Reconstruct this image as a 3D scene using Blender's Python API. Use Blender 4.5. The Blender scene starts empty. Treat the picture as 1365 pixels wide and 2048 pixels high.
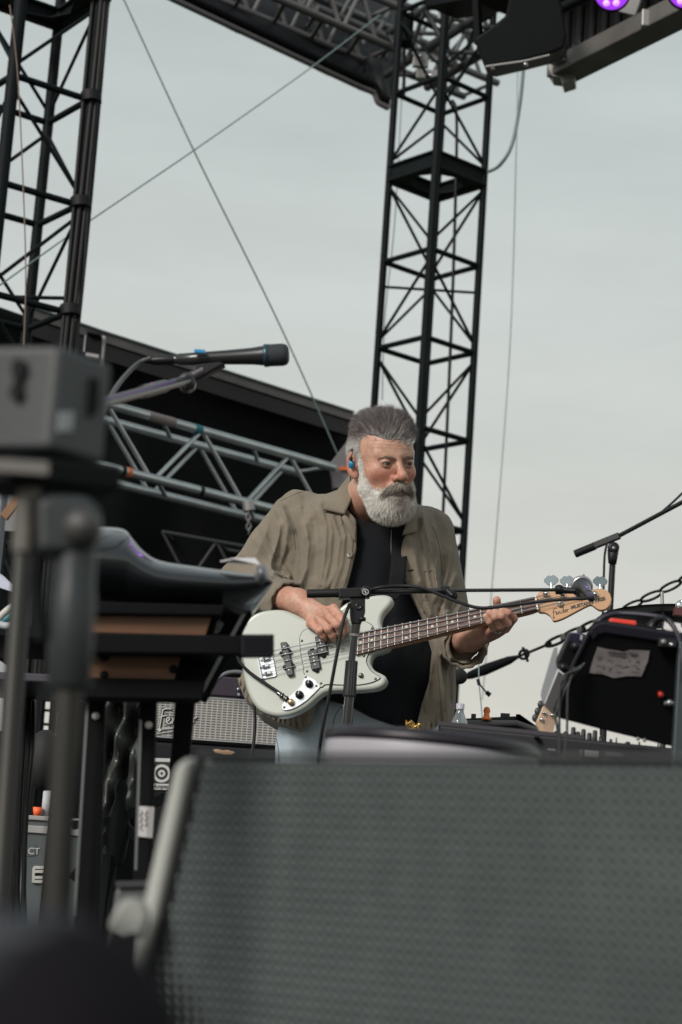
import bpy, bmesh, math, random
import numpy as np
from mathutils import Vector, Matrix, Quaternion

# ------------------------------------------------------------------ camera, world, sun, exposure
sc = bpy.context.scene
C = bpy.context.collection
R = math.radians
F = 3982.0                      # focal length in pixels of the 1365x2048 photograph
PITCH, ROLL, CAMZ = R(11.2), R(3.93), 0.40
cp, sp = math.cos(PITCH), math.sin(PITCH)
fwd = Vector((0, cp, sp)); up0 = Vector((0, -sp, cp)); rt0 = Vector((1, 0, 0))
rt = rt0 * math.cos(ROLL) + up0 * math.sin(ROLL)
up = up0 * math.cos(ROLL) - rt0 * math.sin(ROLL)
CAM = Vector((0, 0, CAMZ))
camd = bpy.data.cameras.new("camera"); cam = bpy.data.objects.new("camera", camd); C.objects.link(cam)
M = Matrix((( rt.x, up.x, -fwd.x, CAM.x), (rt.y, up.y, -fwd.y, CAM.y), (rt.z, up.z, -fwd.z, CAM.z), (0, 0, 0, 1)))
cam.matrix_world = M
camd.sensor_fit = 'VERTICAL'; camd.sensor_height = 36.0; camd.sensor_width = 24.0
camd.lens = 36.0 * F / 2048.0
camd.clip_start = 0.05; camd.clip_end = 5000
camd.dof.use_dof = True; camd.dof.focus_distance = 5.25; camd.dof.aperture_fstop = 5.2
sc.camera = cam

def PX(px, py, Y):
    """world point on plane y=Y seen at photo pixel (used to plan real positions)"""
    d = fwd + rt * ((px - 682.5) / F) + up * ((1024 - py) / F)
    return CAM + d * (Y / d.y)
def ppm(Y, z=0.8):              # photo pixels per metre at that distance
    return F / (Y * cp + (z - CAMZ) * sp)

SUN_EL, SUN_AZ = R(32), R(200)  # azimuth of where the light comes FROM, measured from +X ccw -> behind camera, slightly left
w = bpy.data.worlds.new("World"); sc.world = w; w.use_nodes = True
nt = w.node_tree; nt.nodes.clear()
def WN(t, **k):
    n = nt.nodes.new(t)
    for a, b in k.items(): setattr(n, a, b)
    return n
wo = WN('ShaderNodeOutputWorld'); bg = WN('ShaderNodeBackground'); bg.inputs['Strength'].default_value = 0.10
sky = WN('ShaderNodeTexSky', sky_type='NISHITA', sun_disc=False)
sky.sun_elevation = R(12); sky.sun_rotation = R(200); sky.altitude = 50; sky.air_density = 1.2; sky.dust_density = 3.0
tc = WN('ShaderNodeTexCoord'); sep = WN('ShaderNodeSeparateXYZ')
nt.links.new(tc.outputs['Generated'], sep.inputs[0])
ramp = WN('ShaderNodeValToRGB')
e = ramp.color_ramp.elements
e[0].position = 0.0;  e[0].color = (0.74, 0.70, 0.62, 1)
e[1].position = 1.0;  e[1].color = (0.36, 0.41, 0.42, 1)
for p, c in ((0.10, (0.72, 0.705, 0.635)), (0.22, (0.69, 0.715, 0.675)), (0.34, (0.64, 0.695, 0.68)), (0.50, (0.56, 0.635, 0.635))):
    q = ramp.color_ramp.elements.new(p); q.color = c + (1,)
nt.links.new(sep.outputs['Z'], ramp.inputs[0])
mp = WN('ShaderNodeMapping'); mp.inputs['Scale'].default_value = (3.0, 3.0, 14.0); mp.inputs['Rotation'].default_value = (0.0, 0.09, 0)
nz = WN('ShaderNodeTexNoise'); nz.inputs['Scale'].default_value = 1.6; nz.inputs['Detail'].default_value = 5; nz.inputs['Roughness'].default_value = .55
nt.links.new(tc.outputs['Generated'], mp.inputs[0]); nt.links.new(mp.outputs[0], nz.inputs['Vector'])
mr = WN('ShaderNodeMapRange'); mr.inputs['From Min'].default_value = .3; mr.inputs['From Max'].default_value = .7
mr.inputs['To Min'].default_value = .93; mr.inputs['To Max'].default_value = 1.07
nt.links.new(nz.outputs['Fac'], mr.inputs['Value'])
vm = WN('ShaderNodeVectorMath', operation='SCALE'); nt.links.new(ramp.outputs[0], vm.inputs[0]); nt.links.new(mr.outputs[0], vm.inputs['Scale'])
vm2 = WN('ShaderNodeVectorMath', operation='SCALE'); vm2.inputs['Scale'].default_value = 9.2; nt.links.new(vm.outputs[0], vm2.inputs[0])
hs = WN('ShaderNodeHueSaturation'); hs.inputs['Saturation'].default_value = .25; nt.links.new(sky.outputs[0], hs.inputs['Color'])
mx = WN('ShaderNodeMix', data_type='RGBA'); mx.inputs[0].default_value = 0.10
nt.links.new(vm2.outputs[0], mx.inputs[6]); nt.links.new(hs.outputs[0], mx.inputs[7])
nt.links.new(mx.outputs[2], bg.inputs['Color']); nt.links.new(bg.outputs[0], wo.inputs[0])

sl = bpy.data.lights.new("sun", 'SUN'); sl.energy = 2.7; sl.angle = R(18); sl.color = (1, .95, .88)
so = bpy.data.objects.new("sun", sl); C.objects.link(so)
sdir = Vector((-0.64, -.80, 0.58)).normalized()     # towards the sun
so.rotation_euler = sdir.to_track_quat('Z', 'Y').to_euler()
sky.sun_elevation = math.asin(sdir.z); sky.sun_rotation = math.atan2(sdir.x, sdir.y)
sc.view_settings.view_transform = 'Standard'; sc.view_settings.look = 'None'
sc.view_settings.exposure = 0.0; sc.view_settings.gamma = 1.0
sc.cycles.max_bounces = 6; sc.cycles.use_denoising = True
random.seed(7); rng = np.random.default_rng(7)

# ------------------------------------------------------------------ materials
_m = {}
def mat(name, col, rough=.6, metal=0., bump=0., bscale=40., var=0., vscale=6., coat=0., sheen=0., spec=.5, emit=None, trans=0., attr=None, sss=0., alpha=None, dist=.002):
    if name in _m: return _m[name]
    m = bpy.data.materials.new(name); m.use_nodes = True; n = m.node_tree; b = n.nodes['Principled BSDF']
    b.inputs['Base Color'].default_value = (*col, 1); b.inputs['Roughness'].default_value = rough; b.inputs['Metallic'].default_value = metal
    b.inputs['Specular IOR Level'].default_value = spec; b.inputs['Coat Weight'].default_value = coat; b.inputs['Coat Roughness'].default_value = .08
    b.inputs['Sheen Weight'].default_value = sheen; b.inputs['Transmission Weight'].default_value = trans
    if sss: b.inputs['Subsurface Weight'].default_value = sss; b.inputs['Subsurface Radius'].default_value = (.012, .004, .002); b.inputs['Subsurface Scale'].default_value = 1.0
    if emit: b.inputs['Emission Color'].default_value = (*emit[0], 1); b.inputs['Emission Strength'].default_value = emit[1]
    tcn = n.nodes.new('ShaderNodeTexCoord')
    src = None
    if attr:
        a = n.nodes.new('ShaderNodeAttribute'); a.attribute_name = attr; src = a.outputs['Color']; n.links.new(src, b.inputs['Base Color'])
    if var:
        t = n.nodes.new('ShaderNodeTexNoise'); t.inputs['Scale'].default_value = vscale; t.inputs['Detail'].default_value = 6
        n.links.new(tcn.outputs['Object'], t.inputs['Vector'])
        r = n.nodes.new('ShaderNodeMapRange'); r.inputs['From Min'].default_value = .25; r.inputs['From Max'].default_value = .75
        r.inputs['To Min'].default_value = 1 - var; r.inputs['To Max'].default_value = 1 + var
        n.links.new(t.outputs['Fac'], r.inputs['Value'])
        v = n.nodes.new('ShaderNodeVectorMath'); v.operation = 'SCALE'
        if src: n.links.new(src, v.inputs[0])
        else: v.inputs[0].default_value = col
        n.links.new(r.outputs[0], v.inputs['Scale']); n.links.new(v.outputs[0], b.inputs['Base Color'])
    if bump:
        t = n.nodes.new('ShaderNodeTexNoise'); t.inputs['Scale'].default_value = bscale; t.inputs['Detail'].default_value = 4
        n.links.new(tcn.outputs['Object'], t.inputs['Vector'])
        bp = n.nodes.new('ShaderNodeBump'); bp.inputs['Strength'].default_value = bump; bp.inputs['Distance'].default_value = dist
        n.links.new(t.outputs['Fac'], bp.inputs['Height']); n.links.new(bp.outputs[0], b.inputs['Normal'])
    _m[name] = m; return m

# ------------------------------------------------------------------ mesh builder
def V(*a): return Vector(a)
def frame_of(d):
    d = Vector(d).normalized(); a = Vector((0, 0, 1)) if abs(d.z) < .9 else Vector((1, 0, 0))
    u = d.cross(a).normalized(); return u, d.cross(u).normalized(), d
class MB:
    def __init__(s): s.v = []; s.f = []; s.sm = []
    def add(s, vs, fs, smooth=False):
        o = len(s.v); s.v += [tuple(x) for x in vs]; s.f += [tuple(o + i for i in f) for f in fs]; s.sm += [smooth] * len(fs); return s
    def tube(s, p0, p1, r0, r1=None, n=12, caps=True):
        r1 = r0 if r1 is None else r1; p0, p1 = Vector(p0), Vector(p1); u, v, d = frame_of(p1 - p0)
        vs = [p + (u * math.cos(t) + v * math.sin(t)) * r for p, r in ((p0, r0), (p1, r1)) for t in [2 * math.pi * i / n for i in range(n)]]
        s.add(vs, [(i, n + i, n + (i + 1) % n, (i + 1) % n) for i in range(n)], True)
        if caps: s.add(vs[:n], [tuple(range(n))]); s.add(vs[n:], [tuple(range(n))[::-1]])
        return s
    def path(s, pts, r, n=10, caps=True):
        pts = [Vector(p) for p in pts]; m = len(pts); rr = r if isinstance(r, (list, tuple)) else [r] * m
        u, v, d = frame_of(pts[1] - pts[0]); vs = []
        for i, p in enumerate(pts):
            t = (pts[min(i + 1, m - 1)] - pts[max(i - 1, 0)]).normalized()
            u = (u - t * u.dot(t)).normalized(); v = t.cross(u)
            vs += [p + (u * math.cos(2 * math.pi * k / n) + v * math.sin(2 * math.pi * k / n)) * rr[i] for k in range(n)]
        fs = [(i * n + k, i * n + (k + 1) % n, (i + 1) * n + (k + 1) % n, (i + 1) * n + k) for i in range(m - 1) for k in range(n)]
        s.add(vs, fs, True)
        if caps: s.add(vs[:n], [tuple(range(n))[::-1]]); s.add(vs[-n:], [tuple(range(n))])
        return s
    def lathe(s, p0, ax, prof, n=32, smooth=True):
        p0 = Vector(p0); u, v, d = frame_of(ax); vs = []
        for t, r in prof: vs += [p0 + d * t + (u * math.cos(2 * math.pi * k / n) + v * math.sin(2 * math.pi * k / n)) * max(r, 1e-5) for k in range(n)]
        s.add(vs, [(i * n + k, i * n + (k + 1) % n, (i + 1) * n + (k + 1) % n, (i + 1) * n + k) for i in range(len(prof) - 1) for k in range(n)], smooth)
        return s
    def box(s, c, h, ax=None):
        c = Vector(c); X, Y, Z = ax if ax else (V(1, 0, 0), V(0, 1, 0), V(0, 0, 1))
        vs = [c + X * h[0] * a + Y * h[1] * b + Z * h[2] * d for a in (-1, 1) for b in (-1, 1) for d in (-1, 1)]
        return s.add(vs, [(0, 1, 3, 2), (4, 6, 7, 5), (0, 4, 5, 1), (2, 3, 7, 6), (0, 2, 6, 4), (1, 5, 7, 3)])
    def bar(s, p0, p1, wx, wy, up_=(0, 0, 1)):
        p0, p1 = Vector(p0), Vector(p1); d = (p1 - p0); L = d.length; d.normalize(); u = d.cross(Vector(up_)).normalized(); v = u.cross(d)
        return s.box((p0 + p1) / 2, (L / 2, wx / 2, wy / 2), (d, u, v))
    def prism(s, poly, ext):
        """poly: planar 3D outline, ext: extrusion vector"""
        n = len(poly); poly = [Vector(p) for p in poly]; ext = Vector(ext)
        nn = Vector((0, 0, 0))
        for i in range(n): nn += poly[i].cross(poly[(i + 1) % n])
        vs = poly + [p + ext for p in poly]; a = tuple(range(n)); b = tuple(range(n, 2 * n))
        fs = [(i, (i + 1) % n, n + (i + 1) % n, n + i) for i in range(n)]
        if nn.dot(ext) > 0: fs += [a[::-1], b]
        else: fs = [f[::-1] for f in fs] + [a, b[::-1]]
        return s.add(vs, fs)
    def grid(s, rows, smooth=True, closed=False):
        n = len(rows[0]); vs = [p for r in rows for p in r]; k = n if closed else n - 1
        return s.add(vs, [(i * n + j, i * n + (j + 1) % n, (i + 1) * n + (j + 1) % n, (i + 1) * n + j) for i in range(len(rows) - 1) for j in range(k)], smooth)
    def ball(s, c, r, n=16, m=10, ax=None):
        c = Vector(c); r = (r, r, r) if not isinstance(r, (tuple, list)) else r; X, Y, Z = ax if ax else (V(1, 0, 0), V(0, 1, 0), V(0, 0, 1)); vs = []
        for i in range(m + 1):
            t = math.pi * i / m
            for k in range(n):
                p = 2 * math.pi * k / n; vs.append(c + X * r[0] * max(math.sin(t), 1e-4) * math.cos(p) + Y * r[1] * max(math.sin(t), 1e-4) * math.sin(p) + Z * r[2] * math.cos(t))
        return s.add(vs, [(i * n + k, (i + 1) * n + k, (i + 1) * n + (k + 1) % n, i * n + (k + 1) % n) for i in range(m) for k in range(n)], True)

ORG = {}
def tag(o, label=None, cat=None, group=None, kind=None):
    for k, x in (('label', label), ('category', cat), ('group', group), ('kind', kind)):
        if x: o[k] = x
    return o
def thing(name, label, cat, loc, group=None):
    o = bpy.data.objects.new(name, None); C.objects.link(o); o.location = Vector(loc); o.empty_display_size = .1
    ORG[o.name] = Vector(loc); return tag(o, label, cat, group)
def obj(name, mb, m, parent=None, bevel=0, seg=2, sub=0, solid=0, label=None, attr=None, wn=True):
    me = bpy.data.meshes.new(name)
    org = ORG[parent.name] if parent else Vector((0, 0, 0))
    if isinstance(mb, MB):
        vs = [(x[0] - org.x, x[1] - org.y, x[2] - org.z) for x in mb.v]
        me.from_pydata(vs, [], mb.f); me.polygons.foreach_set('use_smooth', mb.sm)
    else:
        vs, fs = mb; vs = vs - np.array(org)
        me.vertices.add(len(vs)); me.vertices.foreach_set('co', vs.astype(np.float32).ravel())
        k = fs.shape[1]; me.loops.add(fs.size); me.loops.foreach_set('vertex_index', fs.astype(np.int32).ravel())
        me.polygons.add(len(fs)); me.polygons.foreach_set('loop_start', np.arange(0, fs.size, k, dtype=np.int32))
        me.polygons.foreach_set('loop_total', np.full(len(fs), k, dtype=np.int32)); me.polygons.foreach_set('use_smooth', np.ones(len(fs), bool))
    me.update(); me.validate()
    if attr is not None:
        a = me.color_attributes.new('col', 'FLOAT_COLOR', 'POINT'); a.data.foreach_set('color', np.concatenate([attr, np.ones((len(attr), 1))], 1).astype(np.float32).ravel())
    me.materials.append(m)
    o = bpy.data.objects.new(name, me); C.objects.link(o)
    if parent: o.parent = parent
    ORG[o.name] = org
    if bevel:
        b = o.modifiers.new('bevel', 'BEVEL'); b.width = bevel; b.segments = seg; b.limit_method = 'ANGLE'; b.angle_limit = R(35); b.harden_normals = False
    if solid: q = o.modifiers.new('solid', 'SOLIDIFY'); q.thickness = solid; q.offset = 0
    if sub: q = o.modifiers.new('sub', 'SUBSURF'); q.levels = sub; q.render_levels = sub
    if label: o['label'] = label
    return o
def dup(root, delta, label=None):
    def cp_(o, par):
        c = o.copy(); C.objects.link(c); c.parent = par; ORG[c.name] = ORG[o.name]
        for ch in [x for x in list(bpy.data.objects) if x.parent == o]: cp_(ch, c)
        return c
    c = cp_(root, root.parent); c.location = root.location + Vector(delta)
    if label: c['label'] = label
    return c

def crom(pts, k=6, closed=False):
    """Catmull-Rom resample of 2D/3D points"""
    P = [Vector(p) for p in pts]; n = len(P); out = []
    for i in range(n if closed else n - 1):
        a, b, c, d = (P[(i - 1) % n], P[i], P[(i + 1) % n], P[(i + 2) % n]) if closed else (P[max(i - 1, 0)], P[i], P[i + 1], P[min(i + 2, n - 1)])
        for j in range(k):
            t = j / k; out.append(.5 * ((2 * b) + (c - a) * t + (2 * a - 5 * b + 4 * c - d) * t * t + (3 * b - a - 3 * c + d) * t ** 3))
    if not closed: out.append(P[-1])
    return out
def cable(px, r, k=8, n=8):      # px: list of (x,y,Y)
    return MB().path(crom([PX(*p) for p in px], k), r, n)
class Plane:
    def __init__(s, px, py, Y, n): s.o = PX(px, py, Y); s.n = Vector(n).normalized()
    def at(s, px, py, off=0.):
        d = fwd + rt * ((px - 682.5) / F) + up * ((1024 - py) / F)
        t = (s.o - CAM).dot(s.n) / d.dot(s.n); return CAM + d * t + s.n * off
    def prism(s, pts, a, b, mb=None):
        return (mb or MB()).prism([s.at(x, y, a) for x, y in pts], s.n * (b - a))
def text_mesh(txt, size, org, X, Y, depth=.0006, bold=0., m=None, name='lettering', parent=None, shear=0., align='LEFT'):
    cu = bpy.data.curves.new(name, 'FONT'); cu.body = txt; cu.size = size; cu.extrude = depth; cu.offset = bold; cu.shear = shear; cu.align_x = align
    t = bpy.data.objects.new('tmp', cu); C.objects.link(t); dg = bpy.context.evaluated_depsgraph_get(); dg.update()
    me = bpy.data.meshes.new_from_object(t.evaluated_get(dg)); bpy.data.objects.remove(t); bpy.data.curves.remove(cu)
    X = Vector(X).normalized(); Z = X.cross(Vector(Y)).normalized(); Yv = Z.cross(X); o0 = ORG[parent.name] if parent else Vector((0, 0, 0)); org = Vector(org)
    for v in me.vertices: v.co = org + X * v.co.x + Yv * v.co.y + Z * v.co.z - o0
    me.name = name; me.materials.clear(); me.materials.append(m)
    o = bpy.data.objects.new(name, me); C.objects.link(o)
    if parent: o.parent = parent
    ORG[o.name] = o0; return o

# ------------------------------------------------------------------ shared materials
M_blk = mat('black_paint', (.005, .006, .007), .6, spec=.12, bump=.15, bscale=60, var=.15)
M_tower = mat('tower_black_steel', (.006, .009, .010), .6, metal=0., spec=.12, bump=.2, bscale=30, var=.2)
M_alu = mat('aluminium', (.50, .53, .54), .34, metal=.85, bump=.12, bscale=25, var=.15, vscale=9)
M_alud = mat('aluminium_dull', (.33, .32, .32), .5, metal=.7, bump=.2, bscale=25, var=.2)
M_cloth = mat('black_drape', (.005, .006, .006), .95, bump=.4, bscale=8, var=.2, spec=.15)
M_rub = mat('rubber', (.007, .0075, .008), .6, spec=.25, var=.1)
M_cable = mat('cable_black', (.009, .009, .010), .5, spec=.3)
M_wire = mat('steel_wire', (.22, .30, .29), .5)
M_chrome = mat('chrome', (.75, .76, .78), .12, metal=1.)
M_plastic = mat('black_plastic', (.008, .008, .010), .42, spec=.35, bump=.1, bscale=90)
# ------------------------------------------------------------------ ground, stage floor
g = obj('ground', MB().add([(-400, -400, -1.3), (400, -400, -1.3), (400, 900, -1.3), (-400, 900, -1.3)], [(0, 1, 2, 3)]), mat('grass_ground', (.06, .075, .035), .95, var=.4, vscale=2.)); tag(g, kind='structure')
st = MB().box((0.5, 9.2, -.03), (8, 8.2, .03)); s_ = obj('stage_floor', st, mat('stage_ply', (.03, .03, .031), .55, bump=.3, bscale=12, var=.3)); tag(s_, kind='structure')
sk = obj('stage_skirt', MB().box((0.5, 1.06, -.68), (8, .02, .615)), M_cloth); tag(sk, 'black cloth skirt hanging below the front edge of the stage floor', 'stage skirt')

# ------------------------------------------------------------------ lattice towers
def tower(near, rot, side, zs, zlo, zhi, frames, label, leg_r=.0225, par=0):
    """near: xy of the corner nearest the camera; rot: azimuth of the diagonal through it"""
    near = Vector((near[0], near[1])); h = side / math.sqrt(2)
    dg = Vector((math.sin(rot), math.cos(rot))); pr = Vector((math.cos(rot), -math.sin(rot))); c = near + dg * h
    K = [near, c + pr * h, c + dg * h, c - pr * h]         # near, right, far, left
    t = thing('lattice_tower', label, 'tower', (c.x, c.y, 0), 'black lattice towers holding up the stage roof')
    P3 = lambda k, z: V(K[k].x, K[k].y, z)
    for k in range(4):
        obj('leg', MB().tube(P3(k, zlo), P3(k, zhi), leg_r * (1.18 if k == 0 else 1), n=12), M_tower, t)
    for i, z in enumerate(zs):
        if i in frames:
            mb = MB()
            for k in range(4):
                a, b = P3(k, z), P3((k + 1) % 4, z)
                mb.bar(a + V(0, 0, -.03), b + V(0, 0, -.03), .05, .012); mb.bar(a + V(0, 0, .065), b + V(0, 0, .065), .05, .012); mb.bar(a + V(0, 0, .0175), b + V(0, 0, .0175), .014, .083)
            # plate with an octagonal hole
            inn = []; out = []
            for q in range(8):
                an = rot + math.pi / 8 + q * math.pi / 4; inn.append(V(c.x + math.sin(an) * .13, c.y + math.cos(an) * .13, z + .012))
                e2 = K[(q // 2) % 4] if q % 2 == 0 else (K[(q // 2) % 4] + K[(q // 2 + 1) % 4]) / 2
                out.append(e2)
            co = [K[2], (K[2] + K[1]) / 2, K[1], (K[1] + K[0]) / 2, K[0], (K[0] + K[3]) / 2, K[3], (K[3] + K[2]) / 2]
            inn = [V(c.x + math.sin(rot + q * math.pi / 4) * .165, c.y + math.cos(rot + q * math.pi / 4) * .165, 0) for q in range(8)]
            co = [min([K[0], K[1], K[2], K[3], (K[0] + K[1]) / 2, (K[1] + K[2]) / 2, (K[2] + K[3]) / 2, (K[3] + K[0]) / 2], key=lambda p: -((p - c).normalized().dot(Vector((v.x, v.y)) - c))) for v in inn]
            vs = [(v.x, v.y, z - .030) for v in inn] + [(p.x, p.y, z - .030) for p in co] + [(v.x, v.y, z - .022) for v in inn] + [(p.x, p.y, z - .022) for p in co]
            fs = []
            for q in range(8):
                r_ = (q + 1) % 8; fs += [(q, r_, 8 + r_, 8 + q), (16 + q, 24 + q, 24 + r_, 16 + r_), (q, 16 + q, 16 + r_, r_)]
            mb.add(vs, fs); obj('frame_plate', mb, M_tower, t)
        else:
            for k in range(4):
                obj('cross_brace', MB().tube(P3(k, z), P3((k + 1) % 4, z), .0165, n=10), M_tower, t)
    for i in range(len(zs) - 1):
        za, zb = zs[i], zs[i + 1]
        for k in range(4):
            kk = (k + 1) % 4; even_up = ((i + par) % 2 == 0)
            a_is = k % 2 == 0                       # k is near/far
            A, B = (k, kk) if a_is else (kk, k)     # A near/far corner, B side corner
            lo, hi = (za + .05, zb - .06)
            if i in frames: lo = za + .10
            p, q = (P3(A, lo), P3(B, hi)) if even_up else (P3(B, lo), P3(A, hi))
            obj('diagonal_brace', MB().tube(p, q, .0095, n=8), M_tower, t)
    return t, K, P3
nx = PX(862, 497, 11.41)
zs0 = nx.z; sp_ = .552
zsR = [zs0 + (i - 7) * sp_ for i in range(0, 12)]      # index 7 -> y 497
zsR = [z for z in zsR if z > .1]
off7 = min(range(len(zsR)), key=lambda i: abs(zsR[i] - zs0))
tR, KR, PR = tower((nx.x, nx.y), R(4), .415, zsR, 0.0, 6.9, [off7 + 1], 'black lattice tower rising behind the bearded bass player', par=off7)
# index parity: bay above off7 must go side-bottom ... handled by even/odd start
obj('tie_rod', MB().tube(PR(3, zs0 - .16), PR(1, zs0 - .17), .009, n=8), M_tower, tR)
zL = PX(27, 150, 8.98)
zsL = [zL.z + (i - 6) * .545 for i in range(0, 9)]; zsL = [z for z in zsL if z > .1]
o6 = min(range(len(zsL)), key=lambda i: abs(zsL[i] - zL.z))
tL, KL, PL = tower((zL.x, zL.y), R(9), .415, zsL, 0.0, 6.2, [o6 + 1], 'black lattice tower with a thick cable bundle up its leg, cut by the left edge', leg_r=.027, par=o6)
for k, (dx, dy) in enumerate(((.012, -.028), (.034, -.022), (.05, -.004), (-.018, -.030))):
    b = PL(1, 0) + V(dx, dy, 0)
    pts = [V(b.x + .006 * math.sin(z * 1.7 + k), b.y, z) for z in np.linspace(.0, 6.2, 26)]
    obj('strapped_cable', MB().path(pts, .013 - .001 * k, 8), M_cable, tL)
for z in zsL: obj('cable_strap', MB().tube(PL(1, z - .02) + V(.015, -.015, 0), PL(1, z + .03) + V(.01, -.01, 0), .052, n=14), M_rub, tL)
obj('tie_rod', MB().tube(PL(3, PX(130, 605, 9.3).z), PL(1, PX(130, 605, 9.3).z), .010, n=8), M_tower, tL)

def wire(pts, r, label, m=M_wire, name='steel_cable', cat='cable', group=None, k=10):
    o = obj(name, cable(pts, r, k), m); return tag(o, label, cat, group)
wire([(222, -20, 9.2), (205, 120, 9.2), (178, 400, 9.2), (168, 560, 9.2)], .005, 'thin black cord hanging down the right side of the left tower', M_cable, 'cord', 'cord')
wire([(243, -12, 10.2), (388, 301, 10.5), (560, 650, 11.0), (692, 945, 11.4)], .0046, 'greenish steel guy cable running steeply down to the bass player\'s head')
wire([(760, 30, 12.0), (620, 137, 11.2), (388, 301, 10.3), (180, 442, 9.6), (-20, 585, 9.0)], .0042, 'grey steel guy cable crossing from the left tower up to the roof truss')
wire([(1048, 128, 11.0), (1040, 210, 11.0), (1024, 290, 11.0), (1000, 330, 11.1), (978, 343, 11.4)], .011, 'slack grey cable looping from the black lamp head to the right tower leg', name='hanging_cable')
wire([(1036, 130, 13), (1033, 300, 13), (1020, 700, 13), (984, 1180, 13), (965, 1400, 13)], .0035, 'hair thin wire hanging in the sky right of the tower', name='thin_wire', cat='wire')
wire([(905, 200, 11.8), (914, 250, 11.8), (908, 520, 11.8), (897, 800, 11.8), (885, 1060, 11.8)], .010, 'dark cable running down inside the tower behind the bass player', M_cable, 'tower_cable')
wire([(805, 165, 11.9), (790, 440, 11.9), (770, 640, 11.9), (765, 800, 11.9)], .004, 'fine pale cord hanging inside the left half of the right tower', name='hanging_cord_line', cat='cord')
wire([(20, 10, 8.5), (36, 150, 8.5), (48, 400, 8.5), (52, 560, 8.5), (48, 690, 8.5)], .003, 'thin brownish cord hanging in front of the left tower', mat('brown_cord', (.2, .14, .12), .8), name='hanging_cord_line', cat='cord')

# ------------------------------------------------------------------ box trusses
def truss(a, b, w, h, label, name='roof_truss', nb=5, rc=.025, rd=.012, m=M_alu, side=None, group='aluminium box trusses', start=0., web=True):
    a, b = Vector(a), Vector(b); d = (b - a).normalized(); upv = V(0, 0, 1); s = d.cross(upv).normalized() * (-w)   # away from camera
    if s.y < 0: s = -s
    dn = V(0, 0, -h)
    t = thing(name, label, 'truss', (a + b) / 2, group)
    for o in (V(0, 0, 0), s, dn, s + dn): obj('chord', MB().tube(a + o, b + o, rc, n=14), m, t)
    L = (b - a).length; st_ = L / nb
    for face, off in ((0, V(0, 0, 0)), (1, s)):
        for i in range(nb):
            p = a + d * (st_ * i + start + (face * st_ * .35)); mid = a + d * (st_ * (i + .5) + start + face * st_ * .35); q = a + d * (st_ * (i + 1) + start + face * st_ * .35)
            if (mid - a).length < L: obj('web_tube', MB().tube(p + off, mid + off + dn, rd, n=10), m, t)
            if (q - a).length < L: obj('web_tube', MB().tube(mid + off + dn + d * .03, q + off, rd, n=10), m, t)
    for i in range(nb + 1):
        p = a + d * min(st_ * i + .02, L - .02); q = a + d * min(st_ * (i + .5), L - .02)
        obj('spreader_tube', MB().tube(p, q + s, rd, n=8), m, t); obj('spreader_tube', MB().tube(p + dn, q + s + dn, rd, n=8), m, t)
    return t, s, dn
a, b = PX(120, 789, 9.75), PX(668, 929, 11.1); b.z = a.z = (a.z + b.z) / 2
t1, s1, dn1 = truss(a, b, .29, .325, 'silver box truss slanting down behind the bass player\'s shoulder', nb=3, start=.30)
L_ = (b - a); 
for fr, c_, ln, rr in ((.34, mat('old_tape', (.22, .19, .19), .8), .09, .0265), (.47, mat('blue_tape', (.02, .16, .22), .6), .025, .0268)):
    obj('tape_band', MB().tube(a + L_ * fr - L_.normalized() * ln, a + L_ * fr + L_.normalized() * ln, rr, n=16), c_, t1)
for fr, c_ in ((.245, mat('orange_tape', (.7, .17, .05), .6)), (.225, M_cable), (.50, M_cable)):
    obj('tape_band', MB().tube(a + dn1 + L_ * fr - L_.normalized() * .012, a + dn1 + L_ * fr + L_.normalized() * .012, .0275, n=16), c_, t1)
pl = Plane(680, 920, 11.15, (.1, -1, 0))
cb = thing('truss_corner_bracket', 'grey corner plate with an orange strap at the truss end beside the man\'s ear', 'bracket', pl.at(690, 930))
obj('plate', pl.prism([(662, 925), (700, 875), (730, 880), (730, 985), (668, 975)], 0, -.08), mat('grey_plate', (.22, .2, .21), .6, metal=.3, var=.2), cb, bevel=.004)
obj('strap', MB().bar(pl.at(678, 938, .02), pl.at(735, 940, .02), .01, .018), mat('orange_strap', (.8, .16, .03), .6), cb)
# clamp chain on lower chord
cc = thing('hanging_clamp', 'small steel clamp and chain hanging from the lower truss tube above the shoulder', 'clamp', PX(497, 1010, 10.6))
obj('clamp_ring', MB().tube(PX(496, 1005, 10.55), PX(499, 1022, 10.55), .034, n=14), M_alud, cc)
mb = MB()
for i in range(5):
    p = PX(497 + i * .3, 1026 + i * 9, 10.55); mb.path([p + V(.012 * math.cos(t) * (i % 2), .012 * math.cos(t) * (1 - i % 2), .02 * math.sin(t)) for t in np.linspace(0, 2 * math.pi, 11)], .004, 6, False)
obj('chain', mb, M_alud, cc)

# second, dim truss deep in the black area
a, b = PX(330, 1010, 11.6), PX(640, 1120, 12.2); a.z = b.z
truss(a, b, .2, .25, 'dim dark truss deep in the shadow below the silver box truss', nb=3, rc=.012, rd=.008, m=mat('dim_steel', (.05, .05, .055), .6))

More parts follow.
